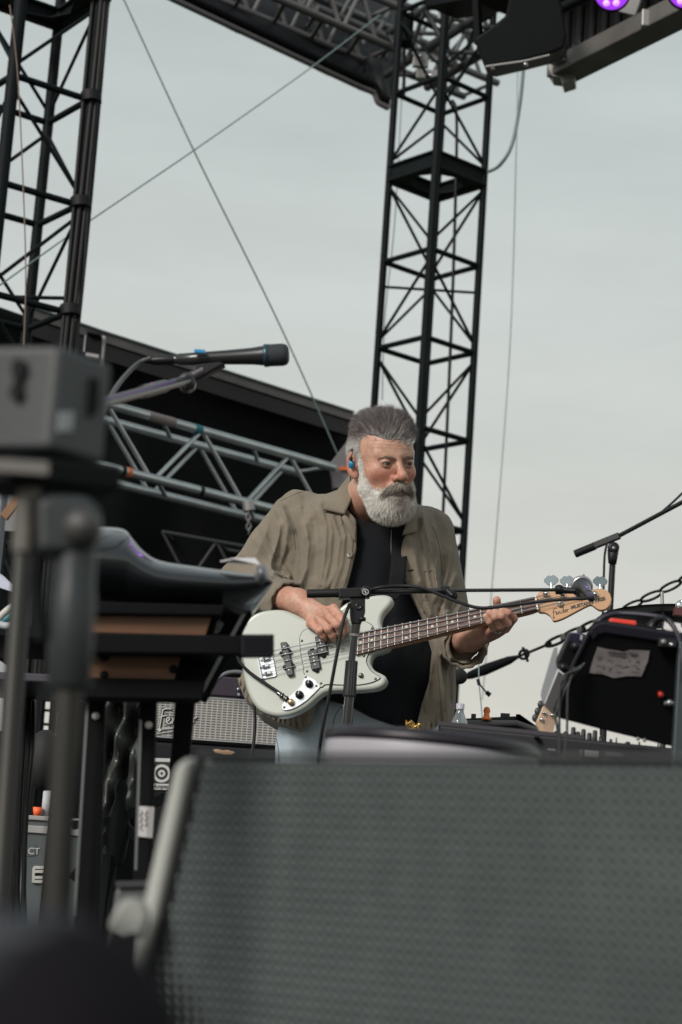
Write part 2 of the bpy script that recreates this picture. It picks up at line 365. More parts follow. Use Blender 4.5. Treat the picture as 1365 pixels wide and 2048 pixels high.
# ------------------------------------------------------------------ black side roof: drape and top beam
edge = [(-80, 585, 10.6), (60, 622, 10.9), (205, 672, 11.25), (706, 832, 12.6)]
dr = MB(); rows = []
E = [PX(*p) for p in edge]
fine = crom(E, 90)
rowsN = 60
for r_ in range(rowsN + 1):
    row = []
    for i, p in enumerate(fine):
        t = r_ / rowsN; z = p.z * (1 - t) - .0 * t
        row.append(V(p.x, p.y + .12 + .035 * math.sin(i * .25) * min(1, t * 3) + .02 * math.sin(i * .1 + r_ * .3), z))
    rows.append(row)
dr.grid(rows)
def proj(p):
    d = Vector(p) - CAM; k = d.dot(fwd); return 682.5 + F * d.dot(rt) / k, 1024 - F * d.dot(up) / k
keep = []
for f in dr.f:                                   # a slit in the drape where the sky shows through
    c = sum((Vector(dr.v[i]) for i in f), Vector()) / 4; x, y = proj(c)
    keep.append(not (86 < x < 118 and 1385 < y < 1492))
dr.f = [f for f, k in zip(dr.f, keep) if k]; dr.sm = [True] * len(dr.f)
d_ = obj('backdrop_drape', dr, M_cloth, solid=.01); tag(d_, 'big black drape hanging behind the silver truss and the amplifiers', 'drape')
# beam: aluminium rail with dark lower flange
bm = thing('roof_beam', 'grey rail edging the top of the black drape, sloping down to the man\'s head', 'beam', (E[1] + E[3]) / 2)
for i in range(1, 3):
    p, q = E[i], E[i + 1]
    obj('rail', MB().bar(p + V(0, 0, -.02), q + V(0, 0, -.02), .07, .055), mat('rail_grey', (.15, .14, .145), .6, metal=.3, var=.2), bm, bevel=.006)
    obj('rail_lip', MB().bar(p + V(0, -.04, .015), q + V(0, -.04, .015), .03, .012), mat('teal_lip', (.07, .09, .095), .4, metal=.3), bm)
    obj('flange', MB().bar(p + V(0, .0, -.10), q + V(0, 0, -.10), .05, .09), mat('dark_flange', (.012, .011, .012), .6, var=.3), bm)
br = thing('beam_hinge', 'small steel hinge block standing on the roof rail beside the left tower', 'hinge', PX(190, 690, 11.0))
obj('block', MB().box(PX(188, 695, 11.0), (.045, .05, .06)), M_blk, br, bevel=.005)
obj('post', MB().box(PX(206, 705, 11.0), (.008, .03, .09)), M_alud, br)
obj('post', MB().box(PX(172, 690, 11.0), (.006, .03, .05)), M_alud, br)
obj('clevis', MB().tube(PX(172, 712, 10.95), PX(198, 716, 10.95), .022), M_alud, br, label='rusty reddish clevis')
obj('cap_plate', MB().bar(PX(176, 668, 10.95), PX(203, 673, 10.95), .09, .012), M_blk, br)

# ------------------------------------------------------------------ upper roof canopy left of the right tower
cE = crom([PX(300, -25, 11.2), PX(350, 0, 11.35), PX(520, 80, 11.8), PX(690, 160, 12.25), PX(725, 176, 12.35), PX(748, 186, 12.4), PX(757, 205, 12.42), PX(778, 216, 12.45)], 8)
ctop = crom([PX(380, -180, 13.3), PX(460, -150, 13.5), PX(640, -80, 13.9), PX(760, -30, 14.2), PX(790, 0, 14.2), PX(800, 40, 14.0), PX(803, 90, 13.5), PX(800, 150, 13.0)], 8)
cn = thing('roof_canopy', 'dark fabric roof canopy with a grey piped edge, upper left of the right tower', 'canopy', (cE[0] + cE[-1]) / 2)
rows = []
for j in range(9):
    t = j / 8; rows.append([p.lerp(q, t) + V(0, 0, .06 * math.sin(t * math.pi) + .02 * math.sin(i * .8 + j * .9)) for i, (p, q) in enumerate(zip(cE, ctop))])
obj('fabric', MB().grid(rows), mat('canopy_fabric', (.008, .009, .012), .6, spec=.25, bump=.4, bscale=5), cn, solid=.012)
obj('edge_pipe', MB().path(cE, .020, 10), mat('edge_grey', (.12, .115, .115), .55), cn)
mb = MB().path([p + V(0, 0, .05) for p in cE], .026, 10); obj('edge_roll', mb, M_cloth, cn)
# side drop beside the tower
mb = MB().grid([[PX(735, 110, 12.5), PX(760, 120, 12.45), PX(782, 128, 12.5)], [PX(742, 160, 12.5), PX(762, 168, 12.43), PX(780, 175, 12.5)], [PX(748, 190, 12.5), PX(762, 207, 12.43), PX(780, 216, 12.5)]])
obj('end_flap', mb, mat('canopy_flap', (.03, .032, .037), .6, bump=.3, bscale=8), cn, solid=.01)
# truss under canopy
mg = mat('roof_truss_grey', (.17, .165, .165), .5, metal=.5, var=.2)
a, b = PX(330, -190, 11.2), PX(795, 10, 12.4); b.z = a.z = (a.z + b.z) / 2
truss(a, b, .30, .30, 'grey box truss under the roof canopy, running to the right tower', nb=6, m=mg, rc=.027, rd=.016)
a, b = PX(780, 40, 12.4), PX(1010, -60, 11.2); b.z = a.z = (a.z + b.z) / 2
truss(a, b, .32, .30, 'dark box truss at the head of the right tower', nb=3, m=mat('dark_truss', (.06, .062, .065), .5, metal=.4), rc=.027, rd=.016)
a, b = PX(640, -60, 12.2), PX(1000, 90, 13.2); b.z = a.z = (a.z + b.z) / 2
truss(a, b, .35, .28, 'far grey truss crossing behind the head of the right tower', nb=5, m=mat('far_truss', (.13, .135, .14), .55, metal=.3), rc=.026, rd=.014)
# tower head gear: pulley boxes
th = thing('chain_hoist', 'black chain hoist hanging inside the head of the right tower', 'hoist', PX(808, 120, 11.9))
obj('housing', MB().box(PX(808, 60, 11.9), (.06, .06, .10)), M_blk, th, bevel=.01)
obj('drop_pipe', MB().tube(PX(810, 60, 11.9), PX(808, 190, 11.9), .011), M_blk, th)
hp = thing('rigging_plate', 'bright rigging plates and shackles at the head of the right tower', 'rigging', PX(860, 140, 12))
for (x, y, w_, h_) in ((855, 150, .07, .03), (842, 120, .05, .05), (872, 105, .03, .06), (905, 30, .09, .04)):
    obj('shackle_plate', MB().box(PX(x, y, 11.95), (w_, .02, h_)), M_alud, hp, bevel=.004)
for (x, y) in ((842, 112), (852, 150), (862, 152), (881, 130), (815, 78), (892, 110)):
    obj('shackle', MB().ball(PX(x, y, 11.9), .016), M_chrome, hp)

# ------------------------------------------------------------------ roof edge upper right with lamp heads
rb = thing('roof_edge_beam', 'heavy grey aluminium beam edging the roof at the upper right corner', 'beam', PX(1240, 60, 9.5))
pa, pb = PX(1118, 128, 9.9), PX(1420, 12, 8.9); pb.z = pa.z = (pa.z + pb.z) / 2
mb = MB().bar(pa, pb, .16, .10); obj('main_beam', mb, mat('beam_brown', (.15, .14, .13), .5, metal=.4, var=.25), rb, bevel=.008)
obj('top_channel', MB().bar(pa + V(.02, .06, .075), pb + V(0, .06, .075), .10, .035), M_alu, rb, bevel=.004)
obj('end_hook', Plane(1130, 150, 9.8, (-.2, -1, 0)).prism([(1097, 118), (1150, 128), (1150, 160), (1126, 168), (1122, 155), (1105, 153), (1097, 140)], 0, -.12), M_alud, rb, bevel=.004)
obj('bracket', MB().box(PX(1116, 118, 9.75), (.035, .04, .02)), M_alu, rb, bevel=.004)
obj('bracket', MB().box(PX(1302, 42, 9.2), (.05, .04, .045)), M_alud, rb, bevel=.006)
pc, pd = PX(1090, 60, 10.3), PX(1420, -60, 9.3); pd.z = pc.z = (pc.z + pd.z) / 2
mb = MB()
for i in range(26):
    q = pc.lerp(pd, i / 25); mb.tube(q + V(0, .02 * (i % 2), -.14), q + V(0, .02 * (i % 2), .25), .012 if i % 2 else .02, n=8)
mb.bar(pc + V(0, .03, .05), pd + V(0, .03, .05), .02, .36)
obj('ribbed_panel', mb, mat('ribbed_panel', (.07, .075, .078), .45, metal=.4, var=.3), rb)
obj('roof_fascia', MB().bar(PX(1000, -40, 10.5), PX(1500, -150, 9.0), .9, .35), M_cloth, rb)
obj('under_beam', MB().bar(PX(890, -10, 11.2), PX(1365, -95, 9.6), .25, .22), M_blk, rb)
obj('under_tube', MB().tube(PX(1100, 28, 9.6), PX(1200, -20, 9.4), .03), M_blk, rb)

pl = Plane(1040, 80, 9.3, (-.15, -1, -.25))
hd = thing('moving_lamp_head', 'large black lamp head hanging below the roof beside the right tower', 'stage light', pl.at(1040, 0))
obj('housing', pl.prism([(948, 78), (968, 131), (985, 135), (1050, 120), (1098, 108), (1128, 96), (1134, 70), (1118, -20), (1022, -20), (1012, 30), (985, 52)], 0, -.28), M_blk, hd, bevel=.012)
obj('trim_edge', MB().path([pl.at(972, 134, .01), pl.at(1050, 123, .01), pl.at(1100, 111, .01)], .006, 6), M_alud, hd)
obj('hinge_bolt', MB().ball(pl.at(1052, 128, .0), .012), M_chrome, hd)
obj('hinge_bolt', MB().ball(pl.at(986, 136, .0), .009), M_chrome, hd)
obj('yoke', MB().bar(pl.at(950, -30, -.1), pl.at(955, 82, -.1), .03, .05), M_blk, hd)
for x, y, Yd, lab in ((1224, -14, 8.6, 'round stage lamp glowing purple under the roof edge'), (1372, -18, 8.5, 'second purple stage lamp, cut by the upper right corner')):
    q = PX(x, y, Yd); lt = thing('stage_lamp', lab, 'stage light', q, 'purple lamps under the roof edge')
    ax = V(-.15, -.75, -.6).normalized()
    obj('housing', MB().lathe(q - ax * .16, ax, [(0, 0), (0, .05), (.05, .075), (.14, .088), (.17, .088), (.17, .082), (.15, .08)]), M_blk, lt)
    obj('lens', MB().lathe(q - ax * .02, ax, [(0, .082), (.02, .076), (.04, .06), (.055, .035), (.06, 0)]), mat('purple_lens', (.3, .03, .6), .25, emit=((.36, .05, .85), 1.1)), lt)
    mb = MB(); u, v_, d3 = frame_of(ax)
    for k in range(6): mb.ball(q + ax * .03 + (u * math.cos(k * 1.047) + v_ * math.sin(k * 1.047)) * .045, .016)
    obj('led', mb, mat('led_core', (.8, .5, 1), .2, emit=((.62, .25, 1.0), 1.2)), lt)
    obj('yoke', MB().bar(q - ax * .1 + V(.1, 0, 0), q - ax * .1 + V(.1, 0, .3), .02, .03), M_alud, lt)
    if x < 1300:
        ld = bpy.data.lights.new('lamp_light', 'SPOT'); ld.energy = 10; ld.color = (.55, .12, 1.0); ld.spot_size = R(60); ld.spot_blend = .6; ld.shadow_soft_size = .08
        lo = bpy.data.objects.new('lamp_light', ld); C.objects.link(lo); lo.parent = lt; lo.location = ax * .1
        tgt = PX(700, 1100, 4.6); lo.rotation_euler = (q - tgt).to_track_quat('Z', 'Y').to_euler()
obj('flood_panel', Plane(1270, 10, 8.9, (-.3, -1, -.3)).prism([(1240, -40), (1296, -40), (1270, 30), (1238, 22)], 0, -.04), M_alud, rb, label='pale tilted flap beside the purple lamp')
# ------------------------------------------------------------------ signed distance modelling
def sdf_mesh(f, lo, hi, h, B=20, extra=.03):
    lo = np.array(lo, float); hi = np.array(hi, float)
    nb = np.ceil((hi - lo) / (h * B)).astype(int); N = nb * B + 2
    bi = np.stack(np.meshgrid(*[np.arange(k) for k in nb], indexing='ij'), -1).reshape(-1, 3)
    cen = lo + (bi + .5) * B * h; d = f(cen); bi = bi[np.abs(d) < B * h * .87 + extra]
    keys = []; pos = []; quads = []
    key = lambda a: (a[:, 0] * N[1] + a[:, 1]) * N[2] + a[:, 2]
    g = np.stack(np.meshgrid(*[np.arange(B + 1)] * 3, indexing='ij'), -1).reshape(-1, 3)
    co = np.array([(i, j, k) for i in (0, 1) for j in (0, 1) for k in (0, 1)])
    ed = [(0, 4), (1, 5), (2, 6), (3, 7), (0, 2), (1, 3), (4, 6), (5, 7), (0, 1), (2, 3), (4, 5), (6, 7)]
    for b in bi:
        i0 = b * B + 1; P = lo + (i0 - 1 + g) * h
        v = f(P).reshape(B + 1, B + 1, B + 1); s = v < 0
        if s.all() or not s.any(): continue
        cs = np.stack([s[a:B + a, c:B + c, e_:B + e_] for a, c, e_ in co], -1); act = cs.any(-1) & ~cs.all(-1)
        idx = np.argwhere(act)
        cv = np.stack([v[idx[:, 0] + a, idx[:, 1] + c, idx[:, 2] + e_] for a, c, e_ in co], -1)
        acc = np.zeros((len(idx), 3)); cnt = np.zeros((len(idx), 1))
        for a, c in ed:
            va, vc = cv[:, a], cv[:, c]; m = (va < 0) != (vc < 0); t = np.where(m, va / np.where(m, va - vc, 1), 0)
            p = co[a] + (co[c] - co[a]) * t[:, None]; acc += p * m[:, None]; cnt += m[:, None]
        keys.append(key(idx + i0)); pos.append(lo + (i0 - 1 + idx + acc / cnt) * h)
        for ax, (o1, o2) in enumerate((((0, 1, 0), (0, 0, 1)), ((0, 0, 1), (1, 0, 0)), ((1, 0, 0), (0, 1, 0)))):
            sl = [slice(0, B)] * 3; sl2 = list(sl); sl2[ax] = slice(1, B + 1)
            a_, b_ = s[tuple(sl)], s[tuple(sl2)]; m = np.argwhere(a_ != b_)
            if len(m) == 0: continue
            flip = ~a_[m[:, 0], m[:, 1], m[:, 2]]; m = m + i0; o1 = np.array(o1); o2 = np.array(o2)
            q = np.stack([key(m - o1 - o2), key(m - o2), key(m), key(m - o1)], 1); q[flip] = q[flip][:, ::-1]; quads.append(q)
    keys = np.concatenate(keys); pos = np.concatenate(pos); q = np.concatenate(quads)
    o = np.argsort(keys); keys = keys[o]; pos = pos[o]; ix = np.searchsorted(keys, q); ix = np.minimum(ix, len(keys) - 1)
    ok = (keys[ix] == q).all(1); return pos, ix[ok]
def cap(P, a, b, ra, rb=None):
    rb = ra if rb is None else rb; a = np.array(a, float); b = np.array(b, float); ab = b - a
    t = np.clip(((P - a) @ ab) / (ab @ ab), 0, 1); return np.linalg.norm(P - a - t[:, None] * ab, axis=1) - (ra + (rb - ra) * t)
def ell(P, c, r):
    r = np.array(r, float); q = (P - np.array(c, float)); k0 = np.linalg.norm(q / r, axis=1); k1 = np.linalg.norm(q / (r * r), axis=1) + 1e-9
    return np.where(k0 < .05, -r.min(), k0 * (k0 - 1) / k1)
def smin(a, b, k):
    h = np.clip(.5 + .5 * (b - a) / k, 0, 1); return b + (a - b) * h - k * h * (1 - h)
def smax(a, b, k): return -smin(-a, -b, k)
_lat = rng.random((32, 32, 32))
def vnoise(P):
    P = np.asarray(P); i = np.floor(P).astype(int); f = P - i; f = f * f * (3 - 2 * f); r = 0
    for a in (0, 1):
        for b in (0, 1):
            for c in (0, 1):
                wgt = (f[:, 0] if a else 1 - f[:, 0]) * (f[:, 1] if b else 1 - f[:, 1]) * (f[:, 2] if c else 1 - f[:, 2])
                r = r + wgt * _lat[(i[:, 0] + a) % 32, (i[:, 1] + b) % 32, (i[:, 2] + c) % 32]
    return r * 2 - 1
def Q(x, y, Y): return np.array(PX(x, y, Y))

# ------------------------------------------------------------------ head frame (x his left, y face forward, z up)
HS = 1.0
HO = Q(763, 926, 5.12)
yaw, pit, rol = R(28), R(-11), R(9)
Fv = V(math.sin(yaw) * math.cos(pit), -math.cos(yaw) * math.cos(pit), math.sin(pit))
Lv = V(math.cos(yaw), math.sin(yaw), 0); Uv = Fv.cross(Lv); Lq = Quaternion(Fv, rol); Lv = Lq @ Lv; Uv = Lq @ Uv
HM = np.array([Lv, Fv, Uv]).T
def HL(P): return ((P - HO) @ HM) / HS
def HW(p): return HO + (np.array(p, float) * HS) @ HM.T
EYE = (.0325, .081, .003)
def cranium(p): 
    d = ell(p, (0, -.014, .035), (.076, .097, .086))
    return smin(d, ell(p, (0, .028, .045), (.064, .060, .058)), .03)
def head_sdf(P):
    p = HL(P); a = p.copy(); a[:, 0] = np.abs(a[:, 0])
    d = cranium(p)
    d = smin(d, ell(p, (0, .028, -.015), (.065, .064, .085)), .03)
    d = smin(d, ell(p, (0, .042, -.078), (.052, .045, .045)), .03)
    d = smin(d, ell(a, (.041, .057, -.024), (.027, .027, .024)), .02)
    d = smin(d, cap(a, (0, .088, .020), (.046, .068, .024), .0105, .009), .012)
    d = smax(d, -ell(a, (.032, .100, .002), (.020, .017, .0115)), .010)
    lid = np.linalg.norm(a - np.array(EYE), axis=1) - .0152
    slit = ell(a, (EYE[0] + .001, .096, .0002), (.0140, .014, .0040)); lid = smax(lid, -slit, .002)
    d = smin(d, lid, .004)
    d = smax(d, -(np.linalg.norm(a - np.array(EYE), axis=1) - .0118), .001)
    nose = cap(p, (0, .087, .014), (0, .113, -.028), .0075, .0115)
    nose = smin(nose, np.linalg.norm(p - np.array((0, .117, -.031)), axis=1) - .0125, .008)
    nose = smin(nose, ell(a, (.0145, .104, -.036), (.0085, .012, .0085)), .006)
    d = smin(d, nose, .009); d = smax(d, -ell(a, (.0075, .110, -.0455), (.0045, .006, .004)), .003)
    d = smin(d, ell(p, (0, .088, -.060), (.028, .014, .016)), .012)
    d = smin(d, cap(a, (0, .1025, -.0670), (.024, .092, -.0665), .005, .003), .005)
    d = smin(d, cap(a, (0, .1010, -.0770), (.019, .091, -.0745), .006, .003), .005)
    d = smax(d, -cap(a, (0, .106, -.0718), (.026, .094, -.0690), .0016), .002)
    # nasolabial + crow's feet + forehead lines
    d = d + .0012 * np.exp(-(cap(a, (.019, .103, -.036), (.036, .080, -.066), 0) / .004) ** 2)
    for (z0, z1) in ((.008, .016), (.001, .000), (-.006, -.016)):
        d = d + .0013 * np.exp(-(cap(a, (.050, .066, z0 * .6), (.066, .048, z1), 0) / .0016) ** 2)
    fm = np.clip((p[:, 1] - .04) / .03, 0, 1) * np.exp(-((p[:, 2] - .050) / .014) ** 2)
    d = d + .0011 * fm * np.clip(np.cos(p[:, 2] * 2 * math.pi / .0095 + 9000 * p[:, 0] ** 2 * .02 + 2.5 * vnoise(p * 40)), 0, 1) ** 4
    d = d + .0013 * np.exp(-(cap(a, (.005, .096, .018), (.006, .094, .032), 0) / .0022) ** 2)
    bag = .0012 * np.exp(-(cap(a, (.020, .093, -.013), (.046, .080, -.011), 0) / .0025) ** 2); d = d + bag
    # ears
    q = a - np.array((.080, -.012, -.004)); c, s = math.cos(.35), math.sin(.35)
    e0 = np.stack([q[:, 0] * c + q[:, 1] * s, -q[:, 0] * s + q[:, 1] * c, q[:, 2]], 1)
    er = ell(e0, (0, 0, 0), (.0075, .0195, .034)); er = smin(er, ell(e0, (-.002, .010, -.028), (.007, .010, .011)), .006)
    er = smax(er, -ell(e0, (.0075, .003, .003), (.0075, .0115, .021)), .003)
    er = smin(er, ell(e0, (.002, .016, -.004), (.005, .004, .008)), .003)
    d = smin(d, er, .005)
    return d * HS
NB = Q(722, 1015, 5.28)
def finger(P, pts, rs, k=.004):
    d = None
    for i in range(len(pts) - 1):
        c = cap(P, pts[i], pts[i + 1], rs[i], rs[i + 1]); d = c if d is None else smin(d, c, k)
    return d
# right (plucking) hand
RW = Q(596, 1203, 5.055)
RH = dict(
 pinky=[Q(622, 1248, 4.995), Q(640, 1262, 4.955), Q(647, 1272, 4.962), Q(650, 1279, 4.978)],
 ring=[Q(637, 1237, 4.985), Q(657, 1258, 4.935), Q(665, 1271, 4.945), Q(668, 1279, 4.968)],
 middle=[Q(653, 1227, 4.980), Q(675, 1250, 4.925), Q(682, 1265, 4.940), Q(683, 1275, 4.966)],
 index=[Q(668, 1218, 4.985), Q(687, 1240, 4.935), Q(688, 1256, 4.950), Q(684, 1268, 4.970)],
 thumb=[Q(632, 1222, 5.02), Q(655, 1240, 5.01), Q(676, 1254, 4.985), Q(692, 1262, 4.975)])
LWr = Q(940, 1277, 5.04)
LH = dict(
 index=[Q(1012, 1258, 4.925), Q(1027, 1237, 4.885), Q(1016, 1226, 4.862), Q(1004, 1221, 4.858)],
 middle=[Q(1001, 1263, 4.93), Q(1015, 1247, 4.875), Q(1003, 1232, 4.852), Q(991, 1224, 4.853)],
 ring=[Q(990, 1266, 4.94), Q(1001, 1252, 4.880), Q(990, 1234, 4.855), Q(979, 1225, 4.855)],
 pinky=[Q(978, 1266, 4.95), Q(987, 1257, 4.890), Q(979, 1243, 4.865), Q(971, 1232, 4.860)],
 thumb=[Q(975, 1258, 4.98), Q(990, 1235, 4.975), Q(995, 1215, 4.955), Q(994, 1200, 4.935)])
def hands_sdf(P):
    d = cap(P, Q(520, 1182, 5.20), RW, .042, .030)
    palm = smin(cap(P, RW, Q(650, 1226, 5.0), .026, .016), cap(P, RW, Q(627, 1240, 5.01), .024, .016), .02)
    palm = smin(palm, cap(P, Q(668, 1218, 4.992), Q(622, 1248, 5.00), .0125, .0115), .014); d = smin(d, palm, .02)
    rr = dict(pinky=(.0095, .0092, .0085, .0070), ring=(.0105, .0102, .0095, .0080), middle=(.011, .0106, .0096, .0082), index=(.011, .0108, .0096, .0082), thumb=(.016, .013, .0115, .010))
    for n, pts in RH.items(): d = smin(d, finger(P, pts, rr[n]), .0035 if n != 'thumb' else .01)
    for i, n in enumerate(('index', 'middle', 'ring', 'pinky')): d = smin(d, np.linalg.norm(P - (RH[n][0] + np.array((0, -.004, .001))), axis=1) - .0105, .008)
    e = cap(P, Q(905, 1285, 5.30), LWr, .040, .029)
    lp = smin(cap(P, LWr, Q(1000, 1258, 4.955), .027, .018), cap(P, LWr, Q(984, 1262, 4.965), .026, .017), .02)
    lp = smin(lp, cap(P, Q(1010, 1257, 4.935), Q(979, 1264, 4.955), .0125, .0115), .012); e = smin(e, lp, .02)
    for n, pts in LH.items(): e = smin(e, finger(P, pts, rr[n]), .0035 if n != 'thumb' else .008)
    return np.minimum(d, e)
def near(P, c, r, fn):
    m = np.linalg.norm(P - c, axis=1) < r; d = np.full(len(P), .2)
    if m.any(): d[m] = fn(P[m])
    return d
def skin_sdf(P):
    d = near(P, HO, .30, head_sdf)
    d = smin(d, cap(P, HW((0, -.022, -.07)), NB, .064, .070), .025)
    d = smin(d, cap(P, NB, Q(740, 1200, 5.36), .07, .12), .03)
    d = smin(d, cap(P, NB + np.array((-.15, .02, -.06)), Q(500, 1168, 5.26), .04, .035), .03)
    d = smin(d, cap(P, NB + np.array((.15, .02, -.07)), Q(905, 1275, 5.32), .04, .035), .03)
    hd_ = np.minimum(near(P, Q(600, 1215, 5.05), .26, hands_sdf), near(P, Q(970, 1255, 5.05), .34, hands_sdf))
    return smin(d, hd_, .01)
vs, fs = sdf_mesh(skin_sdf, (-.40, 4.78, .60), (.55, 5.62, 1.95), .0025)
# skin colour: ruddy cheeks, nose, ears, knuckles
p = HL(vs); a = p.copy(); a[:, 0] = np.abs(a[:, 0])
base = np.tile(np.array((.52, .295, .215)), (len(vs), 1)); red = np.array((.50, .19, .135)); dark = np.array((.30, .135, .10))
G = lambda q, c, s: np.exp(-(np.linalg.norm((q - np.array(c)) / np.array(s), axis=1)) ** 2)
inhead = (np.linalg.norm(p, axis=1) < .2)
wr = np.clip(G(a, (.045, .075, -.032), (.03, .04, .026)) * .9 + G(p, (0, .115, -.030), (.022, .03, .02)) * .55 + G(a, (.082, -.01, 0), (.02, .03, .04)) * .9 + .35 * G(p, (0, -.0, -.15), (.1, .1, .07)), 0, 1) * inhead
wr = wr + (~inhead) * .30 * np.clip(.5 + vnoise(vs * 45), 0, 1)
wl = np.clip(G(p, (0, .10, -.0715), (.024, .02, .008)) * 1.0, 0, 1) * inhead; we = np.clip(G(a, (.032, .092, .002), (.020, .02, .0085)) * .55, 0, 1) * inhead
colr = base * (1 - wr[:, None]) + red * wr[:, None]; colr = colr * (1 - wl[:, None]) + np.array((.34, .14, .115)) * wl[:, None]; colr = colr * (1 - we[:, None]) + dark * we[:, None]
for hnd in (RH, LH):
    for n, pts in hnd.items():
        for kq in (0, 1, 2):
            wk = np.exp(-(np.linalg.norm(vs - pts[kq], axis=1) / .009) ** 2) * .35; colr = colr * (1 - wk[:, None]) + red * wk[:, None]
colr *= (1 + .16 * vnoise(vs * 190) + .10 * vnoise(vs * 60))[:, None]; colr[:, 1:] *= (1 + .10 * vnoise(vs * 110 + 7))[:, None]
man = thing('person', 'bearded grey haired man in olive overshirt and black tee playing the pale bass', 'person', (Q(690, 1440, 5.35)[0], 5.35, 0))
M_skin = mat('skin', (.5, .27, .19), .46, bump=.6, bscale=380, attr='col', sss=.12, spec=.4, dist=.0008)
obj('body', (vs, fs), M_skin, man, attr=np.clip(colr, 0, 1))
# eyes
mb = MB(); mi = MB(); mpup = MB()
for s in (-1, 1):
    c = Vector(HW((s * EYE[0], EYE[1], EYE[2]))); mb.ball(c, .0119 * HS, 24, 16)
    gz = (Fv * 1.0 + Lv * .30 + Uv * .0).normalized(); mi.lathe(c + gz * .0105 * HS, gz, [(-.0001, .0072), (.0016, .0062), (.0021, .003), (.0023, 0)], 20); mpup.lathe(c + gz * .0128 * HS, gz, [(0, .0024), (.0004, 0)], 16)
ey = obj('eye', mb, mat('eye_white', (.30, .27, .25), .12, coat=.6), man)
obj('iris', mi, mat('iris', (.035, .05, .055), .1, coat=1), ey); obj('pupil', mpup, mat('pupil', (.004, .004, .004), .1), ey)

# ------------------------------------------------------------------ hair and beard
def strands(roots, dirs, lens, rad, bend, K=4, jit=.15):
    """tapered three-sided strands; bend: vector added progressively"""
    n = len(roots); V_ = []; ds = dirs + rng.normal(0, jit, dirs.shape); ds /= np.linalg.norm(ds, axis=1)[:, None]
    u = np.cross(ds, np.array((.3, .2, .9))); u /= np.linalg.norm(u, axis=1)[:, None] + 1e-9; w_ = np.cross(ds, u)
    pos = roots.copy(); d = ds.copy()
    curl = rng.normal(0, jit * .8, dirs.shape)
    for k in range(K + 1):
        r = rad * (1 - .85 * k / K)
        for t in (0, 2.094, 4.189): V_.append(pos + (u * math.cos(t) + w_ * math.sin(t)) * (r[:, None] if np.ndim(r) else r))
        d = d + (bend + curl) / K; d /= np.linalg.norm(d, axis=1)[:, None]; pos = pos + d * (lens / K)[:, None]
    V_ = np.stack(V_, 1)                       # n,(K+1)*3,3
    f = [];
    for k in range(K):
        for t in range(3): f.append((k * 3 + t, k * 3 + (t + 1) % 3, (k + 1) * 3 + (t + 1) % 3, (k + 1) * 3 + t))
    f = np.array(f)[None] + (np.arange(n) * (K + 1) * 3)[:, None, None]
    return V_.reshape(-1, 3), f.reshape(-1, 4), (K + 1) * 3
def surf_samples(vs, fs, n, keep):
    c = vs[fs].mean(1); ar = np.linalg.norm(np.cross(vs[fs[:, 1]] - vs[fs[:, 0]], vs[fs[:, 3]] - vs[fs[:, 0]]), axis=1)
    nn = np.cross(vs[fs[:, 2]] - vs[fs[:, 0]], vs[fs[:, 3]] - vs[fs[:, 1]]); nn /= np.linalg.norm(nn, axis=1)[:, None] + 1e-9
    k = keep(c, nn); ar = ar * k; ix = rng.choice(len(fs), n, p=ar / ar.sum()); a_, b_ = rng.random((n, 1)), rng.random((n, 1)); q = vs[fs[ix]]
    return (q[:, 0] * (1 - a_) * (1 - b_) + q[:, 1] * a_ * (1 - b_) + q[:, 2] * a_ * b_ + q[:, 3] * (1 - a_) * b_), nn[ix]
def hair_solid(P):
    p = HL(P); a = p.copy(); a[:, 0] = np.abs(a[:, 0])
    d = cranium(p) - .0012
    d = smin(d, ell(p, (0, -.020, .112), (.050, .062, .026)), .02)
    d = smin(d, ell(p, (0, -.040, .080), (.060, .054, .050)), .02)
    top = .061 + .30 * np.maximum(0, a[:, 0] - .028) - a[:, 2] + .004 * vnoise(p * 90)
    side = np.maximum(a[:, 1] - .026 + .10 * a[:, 2] + .003 * vnoise(p * 120), -.012 - a[:, 2]); back = np.maximum(a[:, 1] + .022, -.075 - a[:, 2])
    side = np.maximum(side, -(a[:, 1] + .015)) if False else side
    ear = ell(a, (.082, -.012, -.006), (.02, .021, .034))
    z = smin(smin(top, side, .012), back, .01)
    return smax(smax(d, z, .004), -ear, .003) * HS
vh, fh = sdf_mesh(hair_solid, HO - .19, HO + .19, .003)
M_hair = mat('hair_grey', (.3, .3, .3), .55, attr='col', spec=.35)
ph = HL(vh)
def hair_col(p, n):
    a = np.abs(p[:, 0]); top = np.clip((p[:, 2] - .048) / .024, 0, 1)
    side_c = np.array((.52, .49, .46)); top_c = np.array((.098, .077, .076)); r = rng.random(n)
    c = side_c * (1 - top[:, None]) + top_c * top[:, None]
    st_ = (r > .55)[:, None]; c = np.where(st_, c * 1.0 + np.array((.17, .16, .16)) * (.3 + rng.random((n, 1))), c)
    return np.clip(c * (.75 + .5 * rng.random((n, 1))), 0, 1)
def skin_near(fn, n, lo_, hi_, extra=lambda p: 1.):
    d_ = np.full(len(vs), 9.); mk = np.linalg.norm(vs - HO, axis=1) < .22; d_[mk] = fn(vs[mk]); fsel = fs[((d_[fs] > lo_) & (d_[fs] < hi_)).all(1)]
    return surf_samples(vs, fsel, n, lambda c, nn: np.exp(-np.clip(np.interp(range(len(c)), range(len(c)), d_[fsel].mean(1)), 0, 1) / (.45 * hi_)) * extra(HL(c)))
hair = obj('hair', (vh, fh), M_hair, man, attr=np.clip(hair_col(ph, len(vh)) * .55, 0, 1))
W2 = lambda v: np.asarray(v, float) @ HM.T
